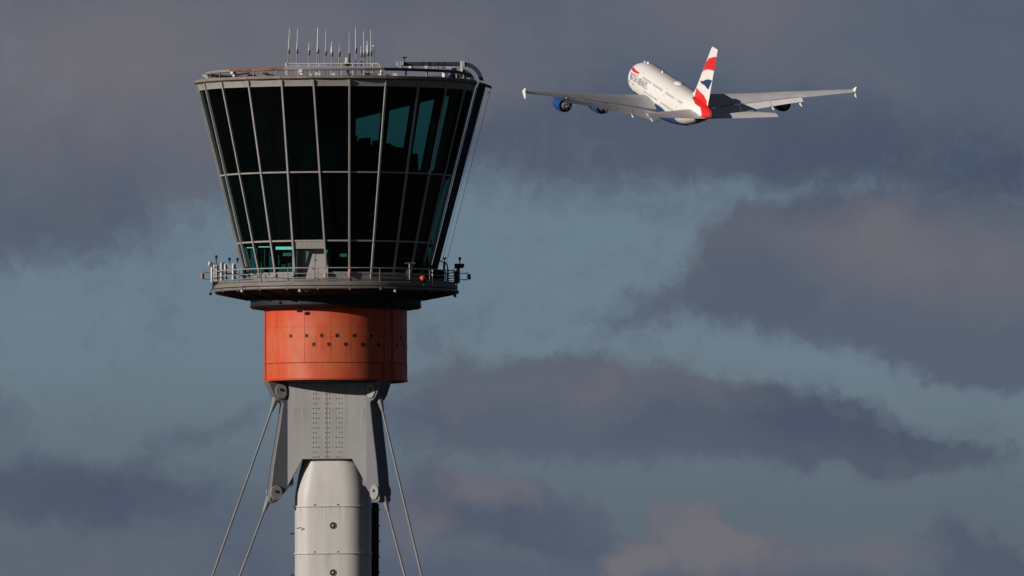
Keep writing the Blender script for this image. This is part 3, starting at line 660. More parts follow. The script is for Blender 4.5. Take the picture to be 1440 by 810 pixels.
# ================================================================== MAINTENANCE GANTRY
G = thing('maintenance_gantry', 'curved steel cleaning gantry over the right edge of the glass cab', 'gantry', Wp(650, 112, 0))
m = MB(); m.box((Wp(566, 0).x, -.20, Pz(92.2)), (Wp(649, 0).x, .25, Pz(86.8))); m.build('roof_beam', 'navy', G, bevel=.02)
m = MB(); m.box((Wp(608, 0).x, -.30, Pz(95.8)), (Wp(640, 0).x, -.22, Pz(94.2))); m.build('hand_bar', 'whitep', G)
m = MB(); m.box((Wp(556.5, 0).x, -.55, Pz(97.2)), (Wp(567, 0).x, .5, Pz(87.0))); wb = m.build('counterweight', 'whitep', G)
m = MB()
for x in (559, 561.5, 564): m.box((Wp(x, 0).x, -.57, Pz(97)), (Wp(x+.5, 0).x, -.55, Pz(87.2)))
m.build('grille_slot', 'rail', wb)
m = MB(); m.tube(Wp(568, 87, 0), Wp(568.5, 80.5, 0), .03); m.tube(Wp(566.8, 80.6, 0), Wp(571, 80.2, 0), .04); m.ball(Wp(567, 80.2, 0), .05, 8); m.ball(Wp(571, 80.2, 0), .05, 8); m.build('wind_sensor', 'black', G)
def arcbeam(pts, w, name):
    cen = [Vector((Wp(x, 0).x, 0, Pz(Y))) for x, Y in pts]; m = MB(); vs = []; fs = []
    for i, c in enumerate(cen):
        a = cen[max(0, i-1)]; b = cen[min(len(cen)-1, i+1)]; t = (b-a).normalized(); nn = Vector((-t.z, 0, t.x))
        for (u, v) in ((-1, -1), (1, -1), (1, 1), (-1, 1)): vs.append(c+nn*(u*w/2/K)+Vector((0, v*.26, 0)))
    for i in range(len(cen)-1):
        for k in range(4): fs.append((i*4+k, i*4+(k+1) % 4, (i+1)*4+(k+1) % 4, (i+1)*4+k))
    fs += [(3, 2, 1, 0), tuple(range(len(cen)*4-4, len(cen)*4))]; m.add(vs, fs); return m.build(name, 'navy', G, ang=50)
def circ(cx, cy, rx, ry, a0, a1, n=14): return [(cx+rx*sin(R(a0+(a1-a0)*i/n)), cy-ry*cos(R(a0+(a1-a0)*i/n))) for i in range(n+1)]
arcbeam([(649, 89.8)]+circ(652, 118, 25.5, 28.2, 3, 88), 5.6, 'outer_arc')
arcbeam([(649, 99.0)]+circ(648, 120, 18.5, 20.5, 10, 86), 5.2, 'inner_arc')
m = MB(); m.box((Wp(647, 0).x, -.34, Pz(101)), (Wp(650.5, 0).x, .34, Pz(85.8))); m.box((Wp(651.5, 0).x, -.32, Pz(93.5)), (Wp(653, 0).x, .3, Pz(86)));
m.build('arc_joint', 'whitep', G)
m = MB(); m.box((Wp(664, 0).x, -.3, Pz(120)), (Wp(669.5, 0).x, .3, Pz(113.5))); m.box((Wp(673.5, 0).x, -.3, Pz(118)), (Wp(681.5, 0).x, .3, Pz(113.5))); m.build('arc_joint', 'steel', G)
def Lx(Y, o): return 472+(194-(Y-127)*.2515)+o
for (o0, o1, nm, mt) in ((3.2, 15.5, 'glass_side_beam', 'navy'),):
    m = MB(); m.hexa([Wp(Lx(118, o0+1), 118, -6), Wp(Lx(118, o1), 118, -6), Wp(Lx(118, o1), 118, 6), Wp(Lx(118, o0+1), 118, 6)], [Wp(Lx(394, o0), 394, -6), Wp(Lx(394, o1-3), 394, -6), Wp(Lx(394, o1-3), 394, 6), Wp(Lx(394, o0), 394, 6)]); m.build(nm, mt, G)
m = MB(); m.hexa([Wp(Lx(122, 2.5), 122, -9), Wp(Lx(122, 4), 122, -9), Wp(Lx(122, 4), 122, -6.2), Wp(Lx(122, 2.5), 122, -6.2)], [Wp(Lx(380, .8), 380, -8), Wp(Lx(380, 2.4), 380, -8), Wp(Lx(380, 2.4), 380, -5), Wp(Lx(380, .8), 380, -5)]); m.build('guide_rail', 'whitep', G)
m = MB(); m.tube(Wp(679, 117, 0), Wp(690, 121.5, 0), .05); m.tube(Wp(680, 121, 0), Wp(690, 122.5, 0), .04); m.tube(Wp(676, 124, 0), Wp(679.5, 125.5, 0), .06); m.cbox(Wp(690, 122.5, 0), .12, .15, .15)
m.build('pulley_arm', 'black', G)
m = MB(); m.box((Wp(635, 0).x, -.4, Pz(112)), (Wp(641, 0).x, .3, Pz(95))); m.tube(Wp(630, 112, -8), Wp(640, 96, -8), .08); m.tube(Wp(646, 112, -8), Wp(640, 96, -8), .06); m.build('bogie', 'soffit', G)
m = MB(); m.lathe(Wp(578, 97, -40), [(3.2/K, 0), (3.4/K, .08), (2.6/K, .12)], (0, 0, 1), 16); m.box((Wp(597, 0).x, -1.5, Pz(98)), (Wp(601, 0).x, -1.3, Pz(93.5))); m.build('winch_cover', 'whitep', G)
for (x0, Y0, x1, Y1, r) in ((690.3, 123, 626.5, 374, .28), (679, 127, 615, 374, .22), (682, 126, 620, 374, .2)):
    m = MB(); m.tube(Wp(x0, Y0, 2), Wp(x1, Y1, 2), r/K, n=5); m.build('hoist_wire', 'rail', G)
m = MB(); m.cbox(Wp(687.5, 130, 2), .16, .05, .04); m.cbox(Wp(678, 133.5, 2), .2, .05, .04); m.build('wire_spreader', 'black', G)

# ================================================================== BALCONY EQUIPMENT
def camera_ball(x, Y, Yb, d, lab, tilt=0):
    o = thing('cctv_camera', lab, 'camera', Wm(x, Yb, d), 'dark cameras on the balcony')
    m = MB(); m.tube(Wm(x, Yb, d), Wm(x, Y+2, d), .7/K, n=8); m.cbox(Wm(x, Y+3, d), 2.0/K, 2.0/K, 2.0/K); m.build('stalk', 'black', o)
    m = MB(); m.ball(Wm(x, Y, d), 2.1/K, 14, sz=1.1); m.tube(Wm(x, Y, d), Wm(x, Y, d-3), 1.2/K, 1.4/K, 12); m.build('head', 'black', o)
camera_ball(304, 361, 372, -10, 'dark ball camera above the white tubes at the left end of the balcony')
camera_ball(322.8, 364, 370, -30, 'dark ball camera, middle one of three at the left of the balcony')
camera_ball(334.5, 364.5, 370, -70, 'dark ball camera nearest the glass at the left of the balcony')
camera_ball(646.5, 363.5, 372, -5, 'round camera on top of the dark cabinet at the right end of the balcony')
tubes = [(298, 376, 397, 1.7, 'leftmost'), (301.3, 372, 396, 1.2, 'second from the left'), (304.3, 372, 396, 1.1, 'third from the left'), (311.4, 369, 395.5, 1.5, 'fourth from the left, brightest'), (316.6, 371, 394, 1.5, 'fifth from the left'), (327.8, 371, 397, 1.6, 'rightmost, apart from the others')]
for (x, Y0, Y1, r, w) in tubes:
    d = -30; o = thing('panel_antenna', 'white upright tube antenna on the left balcony rail, %s' % w, 'antenna', Wm(x, Y1, d), 'white tube antennas at the left of the balcony')
    m = MB(); m.lathe(Wm(x, Y1, d), [(r*.7/K, 0), (r/K, .05), (r/K, (Y1-Y0)/K-.05), (r*.6/K, (Y1-Y0)/K)], (0, 0, 1), 12); m.build('cover', 'whitep', o)
    m = MB(); m.tube(Wm(x+2.1, Y1+6, d+2), Wm(x+2.1, Y0, d+2), .8/K, n=8)
    for Y in (Y0+4, Y1-5): m.cbox(Wm(x+1, Y, d), 3.5/K, .1, .06)
    m.build('bracket', 'black', o)
L = thing('floodlight', 'white floodlight pointing left at the left end of the balcony', 'floodlight', Wm(295, 376, -28))
m = MB(); m.lathe(Wm(299, 371.5, -28), [(1.5/K, 0), (2.6/K, .10), (3.2/K, .22), (3.0/K, .25)], (-1, -.3, .15), 14); m.build('housing', 'whitep', L)
m = MB(); m.tube(Wm(299, 372, -28), Wm(299, 378, -28), .05); m.build('bracket', 'rail', L)
def frame_lamp(x0, x1, xl, Y0, Y1, Yl, mt, lab, size, d=-5):
    o = thing('obstruction_light', lab, 'lamp', Wm(x0, Y1, d))
    m = MB()
    for Y in (Y0, Y1): m.tube(Wm(x0, Y, d), Wm(x1, Y, d), .6/K, n=6)
    m.tube(Wm(x1, Y0-1.5, d), Wm(x1, Y1+1.5, d), .6/K, n=6); m.build('bracket_frame', 'rail', o)
    m = MB(); m.lathe(Wm(xl, Yl+size, d), [(size*.35/K, 0), (size*.5/K, .05), (size*.5/K, size*1.7/K), (size*.3/K, size*1.9/K)], (0, 0, 1), 12); m.build('lens', mt, o)
frame_lamp(304, 286.5, 284, 383, 392.5, 388, 'pink', 'faded pink lamp on a thin frame sticking out left of the balcony', 4.2)
frame_lamp(640, 657, 660, 384.3, 393.3, 389, 'black', 'dark lamp on a thin frame sticking out right of the balcony', 4.2)
def under_lamp(x, Y, d, lab, mt='black'):
    o = thing('floodlight', lab, 'floodlight', Wm(x, Y-6, d), 'floodlights hung under the balcony')
    m = MB(); m.tube(Wm(x+1, Y-6, d), Wm(x-.5, Y-1, d), .6/K, n=6); m.tube(Wm(x+1, Y-6, d), Wm(x+4, Y-7, d), .6/K, n=6); m.build('bracket', 'black', o)
    m = MB(); m.lathe(Wm(x, Y-1.6, d), [(1.0/K, 0), (2.0/K, .05), (2.3/K, .14)], (-.3, -.3, -1), 12); m.build('housing', mt, o)
under_lamp(296.5, 413, -8, 'dark floodlight hanging below the left end of the balcony')
under_lamp(341.5, 409, -120, 'small pale floodlight under the balcony edge below the left windows', 'whitep')
under_lamp(423, 408.5, -164, 'small pale floodlight with a loose cable under the balcony below the door', 'whitep')
under_lamp(556.5, 409, -150, 'pale drooping floodlight under the balcony right of centre', 'whitep')
under_lamp(640.5, 416, -8, 'dark floodlight hanging below the right end of the balcony')
m = MB(); m.path([Wm(427, 405, -165), Wm(430, 409, -165), Wm(433, 409.5, -165), Wm(436, 405, -165), Wm(438, 401.5, -169)], .3/K, 5); tag(m.build('cable', 'rail', None, loc=Wm(427, 405, -165)), 'loose thin cable looping under the balcony edge below the door', 'cable')
# dark box standing in for a floodlight's shadow on the drum
o = thing('lamp_shadow_box', 'small dark box lamp hanging in front of the orange drum top', 'lamp', pol(-27, 117, 436))
m = MB(); c = pol(-27, 110, 441); m.tube(c+Vector((-.14, 0, .08)), c+Vector((-.14, 0, .35)), .02); m.tube(c+Vector((.14, 0, .08)), c+Vector((.14, 0, .35)), .02); m.build('bracket', 'black', o)
m = MB(); m.cbox(c, .36, .14, .13); m.build('housing', 'black', o)
# small T-shaped spotlights on the left front rail
for k, (x, Y) in enumerate(((345.5, 387.5), (355, 386), (363, 386), (374, 385.5))):
    w = ['leftmost of four', 'second of four from the left', 'third of four from the left', 'rightmost of four'][k]
    az = math.degrees(math.asin((x-AX)/160)); d = -160*cos(R(az)); o = thing('spotlight', 'small dark twin-head spotlight on the left front rail, %s' % w, 'spotlight', Wm(x, Y+10, d), 'twin-head spotlights on the balcony rail')
    m = MB(); m.tube(Wm(x, Y+11, d), Wm(x, Y, d), .45/K, n=6); m.tube(Wm(x-3.6, Y, d), Wm(x+3.6, Y-.4, d), .45/K, n=6); m.build('stand', 'black', o)
    for sx in (-1, 1):
        m = MB(); m.lathe(Wm(x+sx*3.4, Y-1, d), [(.8/K, 0), (1.5/K, .09), (1.6/K, .14)], (sx*.6, -.5, -.2), 10); m.build('lamp_head', 'black', o)
m = MB(); m.path([pol(a, 161, 400.3-1.2*sin(a*.9)) for a in range(-70, -15, 5)], .7/K, 6); tag(m.build('hose', 'black', None, loc=pol(-40, 161, 401)), 'black hose lying along the foot of the left front windows', 'hose')
# cabinet at the left end, junction boxes
o = thing('junction_box', 'squat dark junction box below the white tubes at the left end', 'box', Wm(303, 402, -20))
m = MB(); m.cbox(Wm(303, 399, -20), 8/K, .4, 5/K); m.build('body', 'soffit', o, bevel=.02)
m = MB(); m.tube(Wm(299.5, 399, -20), Wm(299.5, 406, -20), .05); m.build('pipe', 'black', o)
o = thing('equipment_stand', 'pale upright post with dark gear beside the left end tubes', 'stand', Wm(330, 400, -50))
m = MB(); m.tube(Wm(330.8, 400, -50), Wm(330.8, 371, -50), 1.0/K, n=8)
for Y in (378, 381, 386, 392, 396): m.cbox(Wm(331.8, Y, -52), random.uniform(2, 5)/K, .15, 1.6/K)
m.build('gear', 'black', o)
m = MB(); m.tube(Wm(318, 370, -50), Wm(325, 376.5, -50), .5/K, n=6); m.cbox(Wm(328.5, 371, -52), 2.6/K, .1, 2.6/K); m.build('arm', 'whitep', o)
o = thing('cable_tray', 'tangled dark brackets behind the white tubes at the left end', 'brackets', Wm(314, 400, -20)); m = MB()
for (a, b, c_, d_) in ((299, 370, 318, 369), (305, 376, 312, 384), (309, 380, 318, 377), (306, 390, 318, 391), (312, 397, 318, 388), (316, 380, 324, 379.5), (300, 384, 334, 384), (308, 396, 336, 396.5), (322, 386, 322, 398), (310, 370, 310, 400)):
    m.tube(Wm(a, b, -22), Wm(c_, d_, -22), .5/K, n=5)
m.build('bracket', 'rail', o)
# orange ring on the centre rail post, white box on rail
o = thing('obstruction_light', 'faded orange lamp on the front rail post right of the door', 'lamp', Wm(492.3, 388, -169))
m = MB(); m.lathe(Wm(492.5, 386.2, -171), [(1.6/K, 0), (2.1/K, .04), (2.1/K, .30), (1.4/K, .38)], (0, 0, 1), 12); m.build('lens', 'pink', o)
m = MB(); m.tube(Wm(492.5, 389, -171), Wm(492.5, 386, -171), 1.2/K, n=8); m.build('base', 'galv', o)
o = thing('wall_light', 'small cream wall light on the panel just right of the door', 'lamp', cab(5, 392, 1))
m = MB(); m.lathe(Wm(457.2, 391.8, -132), [(.9/K, 0), (1.2/K, .04), (1.2/K, .32), (.8/K, .37)], (0, 0, 1), 10); m.build('cover', mat('cream_plastic', (.62, .50, .36), None, .4), o)
o = thing('beacon', 'round orange-red beacon on short legs at the right front of the balcony', 'beacon', Wm(594, 399, -115))
m = MB(); m.ball(Wm(594.8, 391, -118), 4.0/K, 16, sz=.95); m.build('lens', 'orange', o)
m = MB(); m.tube(Wm(590.5, 388, -118), Wm(590.5, 396, -118), .8/K); m.tube(Wm(597.5, 385, -116), Wm(597, 391, -116), .5/K); m.tube(Wm(589, 392, -117), Wm(585.5, 399, -117), .4/K); m.tube(Wm(590, 385.5, -116), Wm(591, 391, -116), .5/K); m.lathe(Wm(595, 397.5, -118), [(3.6/K, 0), (4.2/K, .08), (3.4/K, .15)], (0, 0, 1), 14); m.build('base', 'soffit', o)
m = MB(); m.cbox(Wm(595.8, 400.5, -120), 2/K, .08, 3.5/K); m.build('tag_plate', 'whitep', o)
for (x, Y0, Y1, lab) in ((576, 371, 399, 'thin pale post with a bar on top, left of the red beacon'), (608.3, 379, 401, 'bright white short post right of the red beacon')):
    o = thing('rail_stanchion', lab, 'post', Wm(x, Y1, -110))
    m = MB(); m.tube(Wm(x, Y1, -110), Wm(x, Y0, -110), (.55 if x < 600 else .75)/K, n=8); m.build('post', 'whitep', o)
    if x < 600:
        m = MB(); m.tube(Wm(x-6, Y0-1, -110), Wm(x+7.5, Y0-1.5, -110), .35/K, n=6)
        for q in (-5.5, -1.5, 7): m.cbox(Wm(x+q, Y0-1, -110), 1.2/K, .06, 2.0/K)
        m.build('crossbar', 'rail', o)
# davit
o = thing('davit', 'dark bent davit frame behind the rail at the right of the balcony', 'davit', Wm(629, 400, -20))
m = MB(); m.path([Wm(617, 366, -20), Wm(622, 368, -20), Wm(627, 369.5, -20), Wm(629.3, 373, -20), Wm(629.3, 400, -20)], .9/K, 8); m.tube(Wm(625, 369, -20), Wm(624, 382, -20), 1.6/K); m.ball(Wm(625, 364, -20), 1.6/K, 10); m.tube(Wm(625, 364, -20), Wm(625, 369, -20), .6/K); m.cbox(Wm(623.5, 362.5, -20), .08, .08, .14); m.cbox(Wm(627, 362.8, -20), .08, .08, .12); m.build('frame', 'black', o)
m = MB()
for Y in (383.5, 389.5): m.cbox(Wm(625, Y, -24), 3.4/K, .1, 2.0/K)
m.build('cover_plate', 'whitep', o)
o = thing('equipment_rack', 'dark bulky machinery behind the rail beside the gantry foot', 'machinery', Wm(610, 400, -60)); m = MB(); random.seed(11)
for i in range(16):
    x = random.uniform(584, 624); Y = random.uniform(372, 396); w = random.uniform(3, 9)
    q_ = MB(); q_.cbox(Wm(x, Y, random.uniform(-70, -20)), w/K, .3, random.uniform(3, 9)/K); q_.build('machine_unit', 'soffit', o)
m.box((Wp(603, 0).x, -1.2, Pz(401)), (Wp(625, 0).x, .2, Pz(380))); m.build('housing', 'soffit', o)
o = thing('ladder', 'short ladder with thin rungs between the davit and the right end cabinet', 'ladder', Wm(634, 402, -10)); m = MB()
for x in (630.8, 639): m.tube(Wm(x, 402, -10), Wm(x, 378, -10), .5/K, n=6)
m.build('side_rail', 'black', o)
for Y in (380, 384, 387.5, 391, 394.5, 398): 
    m = MB(); m.tube(Wm(630.8, Y, -10), Wm(639, Y, -10), .42/K, n=6); m.build('rung', 'rail', o)
o = thing('cabinet', 'tall dark cylinder cabinet with flat cap at the right end', 'cabinet', Wm(644.5, 402, -5))
m = MB(); m.lathe(Wm(644.3, 398, -5), [(2.6/K, 0), (2.6/K, 25/K)], (0, 0, 1), 14); m.build('body', 'steel2', o)
m = MB(); m.lathe(Wm(646, 377, -5), [(5.0/K, 0), (6.5/K, .08), (7.2/K, .2), (6.8/K, .27)], (0, 0, 1), 16); m.cbox(Wm(640.5, 375.5, -5), 3/K, .25, 4/K); m.build('cap', 'black', o)
m = MB(); m.cbox(Wm(640.8, 390, -3), 2.6/K, .3, 18/K); m.lathe(Wm(640, 398, -5), [(4.8/K, 0), (4.8/K, .06)], (0, 0, 1), 12); m.tube(Wm(643, 398, -5), Wm(641.5, 407, -5), .9/K); m.cbox(Wm(643, 411, -5), 4.5/K, .3, 4/K); m.build('bracket', 'black', o)

# ================================================================== AIRLINER
SPX = 6.11; DIST = FPX/SPX
fx, fy = -1.47/SPX, 1.03/SPX
fwd = Vector((fx, fy, math.sqrt(1-fx*fx-fy*fy)))
rgt = Vector((5.93/SPX, 0.030/SPX, 0)); rgt.z = -(fwd.x*rgt.x+fwd.y*rgt.y)/fwd.z; rgt.normalize()
upv = rgt.cross(fwd); upv = upv if upv.y > 0 else -upv
upv.normalize(); rgt = rgt.normalized()
cr, cu, cf = Vector((1, 0, 0)), Vector((0, -sin(PITCH), cos(PITCH))), Vector((0, cos(PITCH), sin(PITCH)))
w3 = lambda v: cr*v.x+cu*v.y+cf*v.z
TAILX, TAILY = 1002.5, 163.0
tail_w = Vector(cam.location)+cf*DIST+cr*((TAILX-720)/SPX)+cu*((405-TAILY)/SPX)
F_, L_, U_ = w3(fwd), -w3(rgt), w3(upv)
rot = Matrix((F_, L_, U_)).transposed().to_4x4()
J = thing('airliner', 'white four-engine airliner with a red and blue tail climbing away', 'airliner', (0, 0, 0))
# origin at the nose axis; local x forward, y to the left wing, z up
J.matrix_world = Matrix.Translation(tail_w-rot.to_3x3() @ Vector((-72.7, 0, 1.9))) @ rot
def pl(s, y, z): return Vector((-s, y, z))
PR = [(0, .02, -1.38, -1.42), (.4, .75, -.75, -2.0), (1.2, 1.45, .1, -2.65), (2.5, 2.2, 1.3, -3.25), (4, 2.75, 2.35, -3.65), (6, 3.2, 3.3, -3.95), (9, 3.5, 3.95, -4.15), (12, 3.57, 4.18, -4.2),
      (20, 3.57, 4.2, -4.2), (46, 3.57, 4.2, -4.2), (50, 3.52, 4.2, -3.95), (54, 3.3, 4.15, -3.2), (58, 2.9, 4.05, -2.2), (62, 2.35, 3.85, -1.1), (66, 1.65, 3.45, -.1), (69.5, 1.0, 2.95, .75), (72, .55, 2.45, 1.3), (72.7, .35, 2.2, 1.55)]
def prof(s):
    for a, b in zip(PR, PR[1:]):
        if a[0] <= s <= b[0]:
            t = (s-a[0])/(b[0]-a[0]); return tuple(a[i]+(b[i]-a[i])*t for i in (1, 2, 3))
    return PR[-1][1:]
def sect(s, th):    # th 0 = top
    w, zt, zb = prof(s); zc = (zt+zb)/2; h = (zt-zb)/2; c = cos(th); sn = sin(th)
    e = .92; y = w*math.copysign(abs(sn)**e, sn); z = zc+h*math.copysign(abs(c)**e, c)
    return y, z
def inpoly(x, y, P):
    r = False; j = len(P)-1
    for i in range(len(P)):
        if (P[i][1] > y) != (P[j][1] > y) and x < (P[j][0]-P[i][0])*(y-P[i][1])/(P[j][1]-P[i][1])+P[i][0]: r = not r
        j = i
    return r
def scr(v):         # drawing-sheet position of a point on the aircraft (layout of the livery only)
    d = v-Vector((-72.7, 0, 1.9)); return (TAILX+SPX*(fwd.x*d.x-rgt.x*d.y+upv.x*d.z), TAILY-SPX*(fwd.y*d.x-rgt.y*d.y+upv.y*d.z))
RIB = [(860+a/9, 70+b/9) for a, b in ((262, 215), (288, 192), (305, 215), (330, 245), (368, 272), (352, 284), (315, 272), (280, 250))]
def ribbon(v): return v.y > 0 and v.z > 0 and -v.x < 22 and inpoly(*scr(v), RIB)
def fus_paint(v):
    s = -v.x; z = v.z
    if s > 71.9: return 3
    if s > 58:
        q = scr(Vector((v.x, abs(v.y), v.z)))
        if inpoly(q[0], q[1], [(973, 135), (978, 146), (985, 151), (987, 163), (992, 172), (1015, 176), (1015, 130), (985, 128)]): return 2
        if inpoly(q[0], q[1], [(975, 163), (987.5, 162.5), (993, 173), (980, 174)]): return 3
    if s < 56.5-.9*(z+4.2)**2 and z < -2.55-(.9 if s > 48 else 0)+(1.1*max(0, (9-s)/9)): return 1
    if ribbon(v): return 2
    return 0
ns = 330; nth = 120; ss = [72.7*i/ns for i in range(ns+1)]
ss = [72.7*(i/ns)**1.0 for i in range(ns+1)]
m = MB(); vs = []; fs = []; ms_ = []
for s in ss:
    for k in range(nth): y, z = sect(s, 2*pi*k/nth); vs.append(pl(s, y, z))
for i in range(ns):
    for k in range(nth):
        q = (i*nth+k, i*nth+(k+1) % nth, (i+1)*nth+(k+1) % nth, (i+1)*nth+k); fs.append(q)
        ms_.append(fus_paint((vs[q[0]]+vs[q[1]]+vs[q[2]]+vs[q[3]])/4))
fs.append(tuple(range(nth))); ms_.append(0); fs.append(tuple(range(ns*nth, ns*nth+nth))[::-1]); ms_.append(3)
m.v = [tuple(v) for v in vs]; m.f = fs; m.m = ms_
m.build('fuselage', ['jwhite', 'jnavy', 'jred', 'jtail'], J, local=True, ang=60)
def loft(m, rings, mt=0, cap=True):
    n = len(rings[0]); vs = [v for r in rings for v in r]
    fs = [(j*n+i, j*n+(i+1) % n, (j+1)*n+(i+1) % n, (j+1)*n+i) for j in range(len(rings)-1) for i in range(n)]
    if cap: fs += [tuple(range(n))[::-1], tuple(range((len(rings)-1)*n, len(rings)*n))]
    m.add(vs, fs, mt)
# belly fairing
m = MB(); rings = []
for (s, w, h, zc) in ((23, 1.0, .6, -3.7), (25, 2.8, 1.3, -3.6), (28, 3.9, 1.9, -3.4), (33, 4.3, 2.2, -3.2), (38, 4.2, 2.1, -3.2), (42, 3.6, 1.7, -3.4), (46, 2.4, 1.1, -3.6), (49, .8, .5, -3.8)):
    rings.append([pl(s, w*sin(2*pi*k/40), zc+h*cos(2*pi*k/40)) for k in range(40)])
loft(m, rings); m.build('belly_fairing', 'jnavy', J, local=True)
# wing
AF = [(0, 0), (.01, .022), (.04, .042), (.12, .062), (.28, .072), (.45, .066), (.62, .05), (.8, .027), (1, .003), (1, -.003), (.8, -.008), (.62, -.022), (.45, -.035), (.28, -.045), (.12, -.042), (.04, -.030), (.01, -.016)]
ST = [(2.6, 20.8, 39.4, -2.7, 3.5, .95), (5, 22.6, 39.6, -2.3, 3.3, .95), (9, 25.4, 40.4, -1.55, 2.8, .85), (14, 28.8, 41.4, -.7, 2.0, .8), (20, 32.9, 43.2, .3, 1.2, .75), (26, 37.0, 45.2, 1.4, .6, .72), (30, 40.2, 47.1, 2.1, .2, .7), (34, 43.4, 49.0, 2.85, -.2, .68), (37, 45.9, 50.7, 3.45, -.5, .66), (39.2, 47.8, 51.8, 3.85, -.6, .6)]
def wst(y):
    for a, b in zip(ST, ST[1:]):
        if a[0] <= y <= b[0]:
            t = (y-a[0])/(b[0]-a[0]); return tuple(a[i]+(b[i]-a[i])*t for i in range(1, 6))
def wpt(y, c, t, dz=0):     # chord fraction c, thickness offset t (in chords)
    le, te, z, tw, k = wst(y); ch = te-le; a = R(tw); x = (c-.35)*ch; h = t*ch*k
    return (le+.35*ch+x*cos(a)+h*sin(a)*0, z-x*sin(a)+h+dz)
FE = 28.3
def wing(sg):
    m = MB(); rings = []
    ys = [2.6, 4, 5, 7, 9, 11.5, 14, 17, 20, 23, 26, FE, FE+.02, 30, 32, 34, 36, 37.5, 39.2]
    for y in ys:
        cm = .83 if 3.9 < y <= FE else 1.0; r = []
        for (c, t) in AF:
            cc = min(c, cm); tt = t
            if c > cm: tt = .022 if t > 0 else -.004
            if c == .8 and cm < 1: tt = t
            s, z = wpt(y, cc, tt); r.append(pl(s, sg*y, z))
        rings.append(r)
    loft(m, rings); w = m.build('wing', 'jwing', J, local=True, ang=50)
    # flap panels
    for (y0, y1) in ((4.2, 10.6), (10.75, 14.6), (14.8, 21.3), (21.45, FE-.15)):
        m = MB(); rings = []
        for y in (y0, (y0+y1)/2, y1):
            le, te, z, tw, k = wst(y); ch = te-le; fc = min(3.6, .21*ch)+.35; a = R(tw+23)
            s0, z0 = wpt(y, .835, -.004); s0 += .15; z0 -= .10; r = []
            for (c, t) in ((0, 0), (.05, .05), (.25, .085), (.6, .055), (1, .004), (1, -.004), (.6, -.02), (.2, -.045), (.04, -.03)):
                r.append(pl(s0+c*fc*cos(a)+t*fc*sin(a), sg*y, z0-c*fc*sin(a)+t*fc*cos(a)))
            rings.append(r)
        loft(m, rings); m.build('flap', 'jflap', w, local=True, ang=50)
    # spoiler line / aileron panels proud of the skin
    for (y0, y1) in ((FE+.3, 31.6), (31.8, 35), (35.2, 38.2)):
        m = MB(); rings = []
        for y in (y0, y1):
            r = []
            for (c, t) in ((.80, .031), (1.004, .006), (1.004, -.006), (.80, -.012)): s, z = wpt(y, c, t); r.append(pl(s, sg*y, z))
            rings.append(r)
        loft(m, rings); m.build('aileron', 'jwing', w, local=True, ang=50)
    # flap track fairings
    for y in (6.3, 11.2, 17.8, 21.6, 27.6):
        s0, z0 = wpt(y, .52, -.04); s1, z1 = wpt(y, 1.0, -.01); s1 += 2.2; z1 -= 1.2; m = MB(); rings = []
        for t in (0, .15, .35, .55, .75, .9, 1.0):
            s = s0+(s1-s0)*t; z = z0-.25+(z1-z0)*t*(.55+.45*t)-.25; rr = .62*math.sin(pi*min(1, t*.82+.12))**.7*(1-.35*t)
            rings.append([pl(s, sg*(y+rr*.52*sin(2*pi*k/12)), z+rr*1.0*cos(2*pi*k/12)) for k in range(12)])
        loft(m, rings); m.build('flap_track_fairing', 'jflap', w, local=True)
    # wingtip fence
    for (hz, dz) in ((1.25, 1), (1.2, -1)):
        s, z = wpt(39.1, .25, 0); m = MB()
        a = [pl(s, sg*39.2, z), pl(s+2.9, sg*39.2, z), pl(s+3.6, sg*(39.35), z+dz*hz), pl(s+2.7, sg*39.35, z+dz*hz)]
        m.hexa(a, [p+Vector((0, sg*.16, 0)) for p in a]); m.build('wingtip_fence', 'jwhite', w, local=True)
    # engines
    for (y, sf, dz) in ((14.9, 23.6, -2.35), (26.1, 32.2, -2.5)):
        s_, z_ = wpt(y, .2, -.03); zc = z_+dz
        m = MB(); ax = Vector((-1, 0, -.03)).normalized(); c = pl(sf, sg*y, zc)
        m.lathe(c, [(1.45, .25), (1.52, .0), (1.72, .05), (1.90, .6), (1.97, 1.6), (1.93, 3.0), (1.78, 4.3), (1.56, 5.3), (1.50, 5.3), (1.42, 4.6), (1.0, 4.2)], ax, 40)
        e = m.build('engine', 'jblue', J, local=True, ang=50)
        m = MB(); m.lathe(c, [(1.45, 3.6), (1.46, 4.6), (1.5, 5.34), (1.40, 5.36), (1.34, 4.7), (1.30, 3.6)], ax, 32); m.build('nozzle_ring', 'jdark', e, local=True)
        m = MB(); m.lathe(c, [(1.38, 4.25), (1.38, 4.3)], ax, 32); m.build('fan_duct', 'jdark', e, local=True)
        m = MB(); m.lathe(c, [(1.05, 4.2), (1.0, 5.2), (.72, 6.5), (.66, 6.5), (.62, 6.1)], ax, 28); m.build('core_nozzle', 'jmetal', e, local=True)
        m = MB(); m.lathe(c, [(.42, 6.0), (.36, 6.6), (.05, 7.2)], ax, 20); m.build('exhaust_plug', 'jmetal', e, local=True)
        m = MB(); m.lathe(c, [(1.46, .05), (.4, .05)], ax, 32); m.build('fan', 'jdark', e, local=True)
        p0 = c+ax*1.2+Vector((0, 0, 1.7)); p1 = c+ax*5.4+Vector((0, 0, 1.2)); s2, z2 = wpt(y, .06, -.02); s3, z3 = wpt(y, .45, -.04)
        m = MB(); a = [p0, p1, pl(s3, sg*y, z3), pl(s2, sg*y, z2)]; m.hexa([p+Vector((0, -.25, 0)) for p in a], [p+Vector((0, .25, 0)) for p in a]); m.build('pylon', 'jwhite', e, local=True)
wing(1); wing(-1)
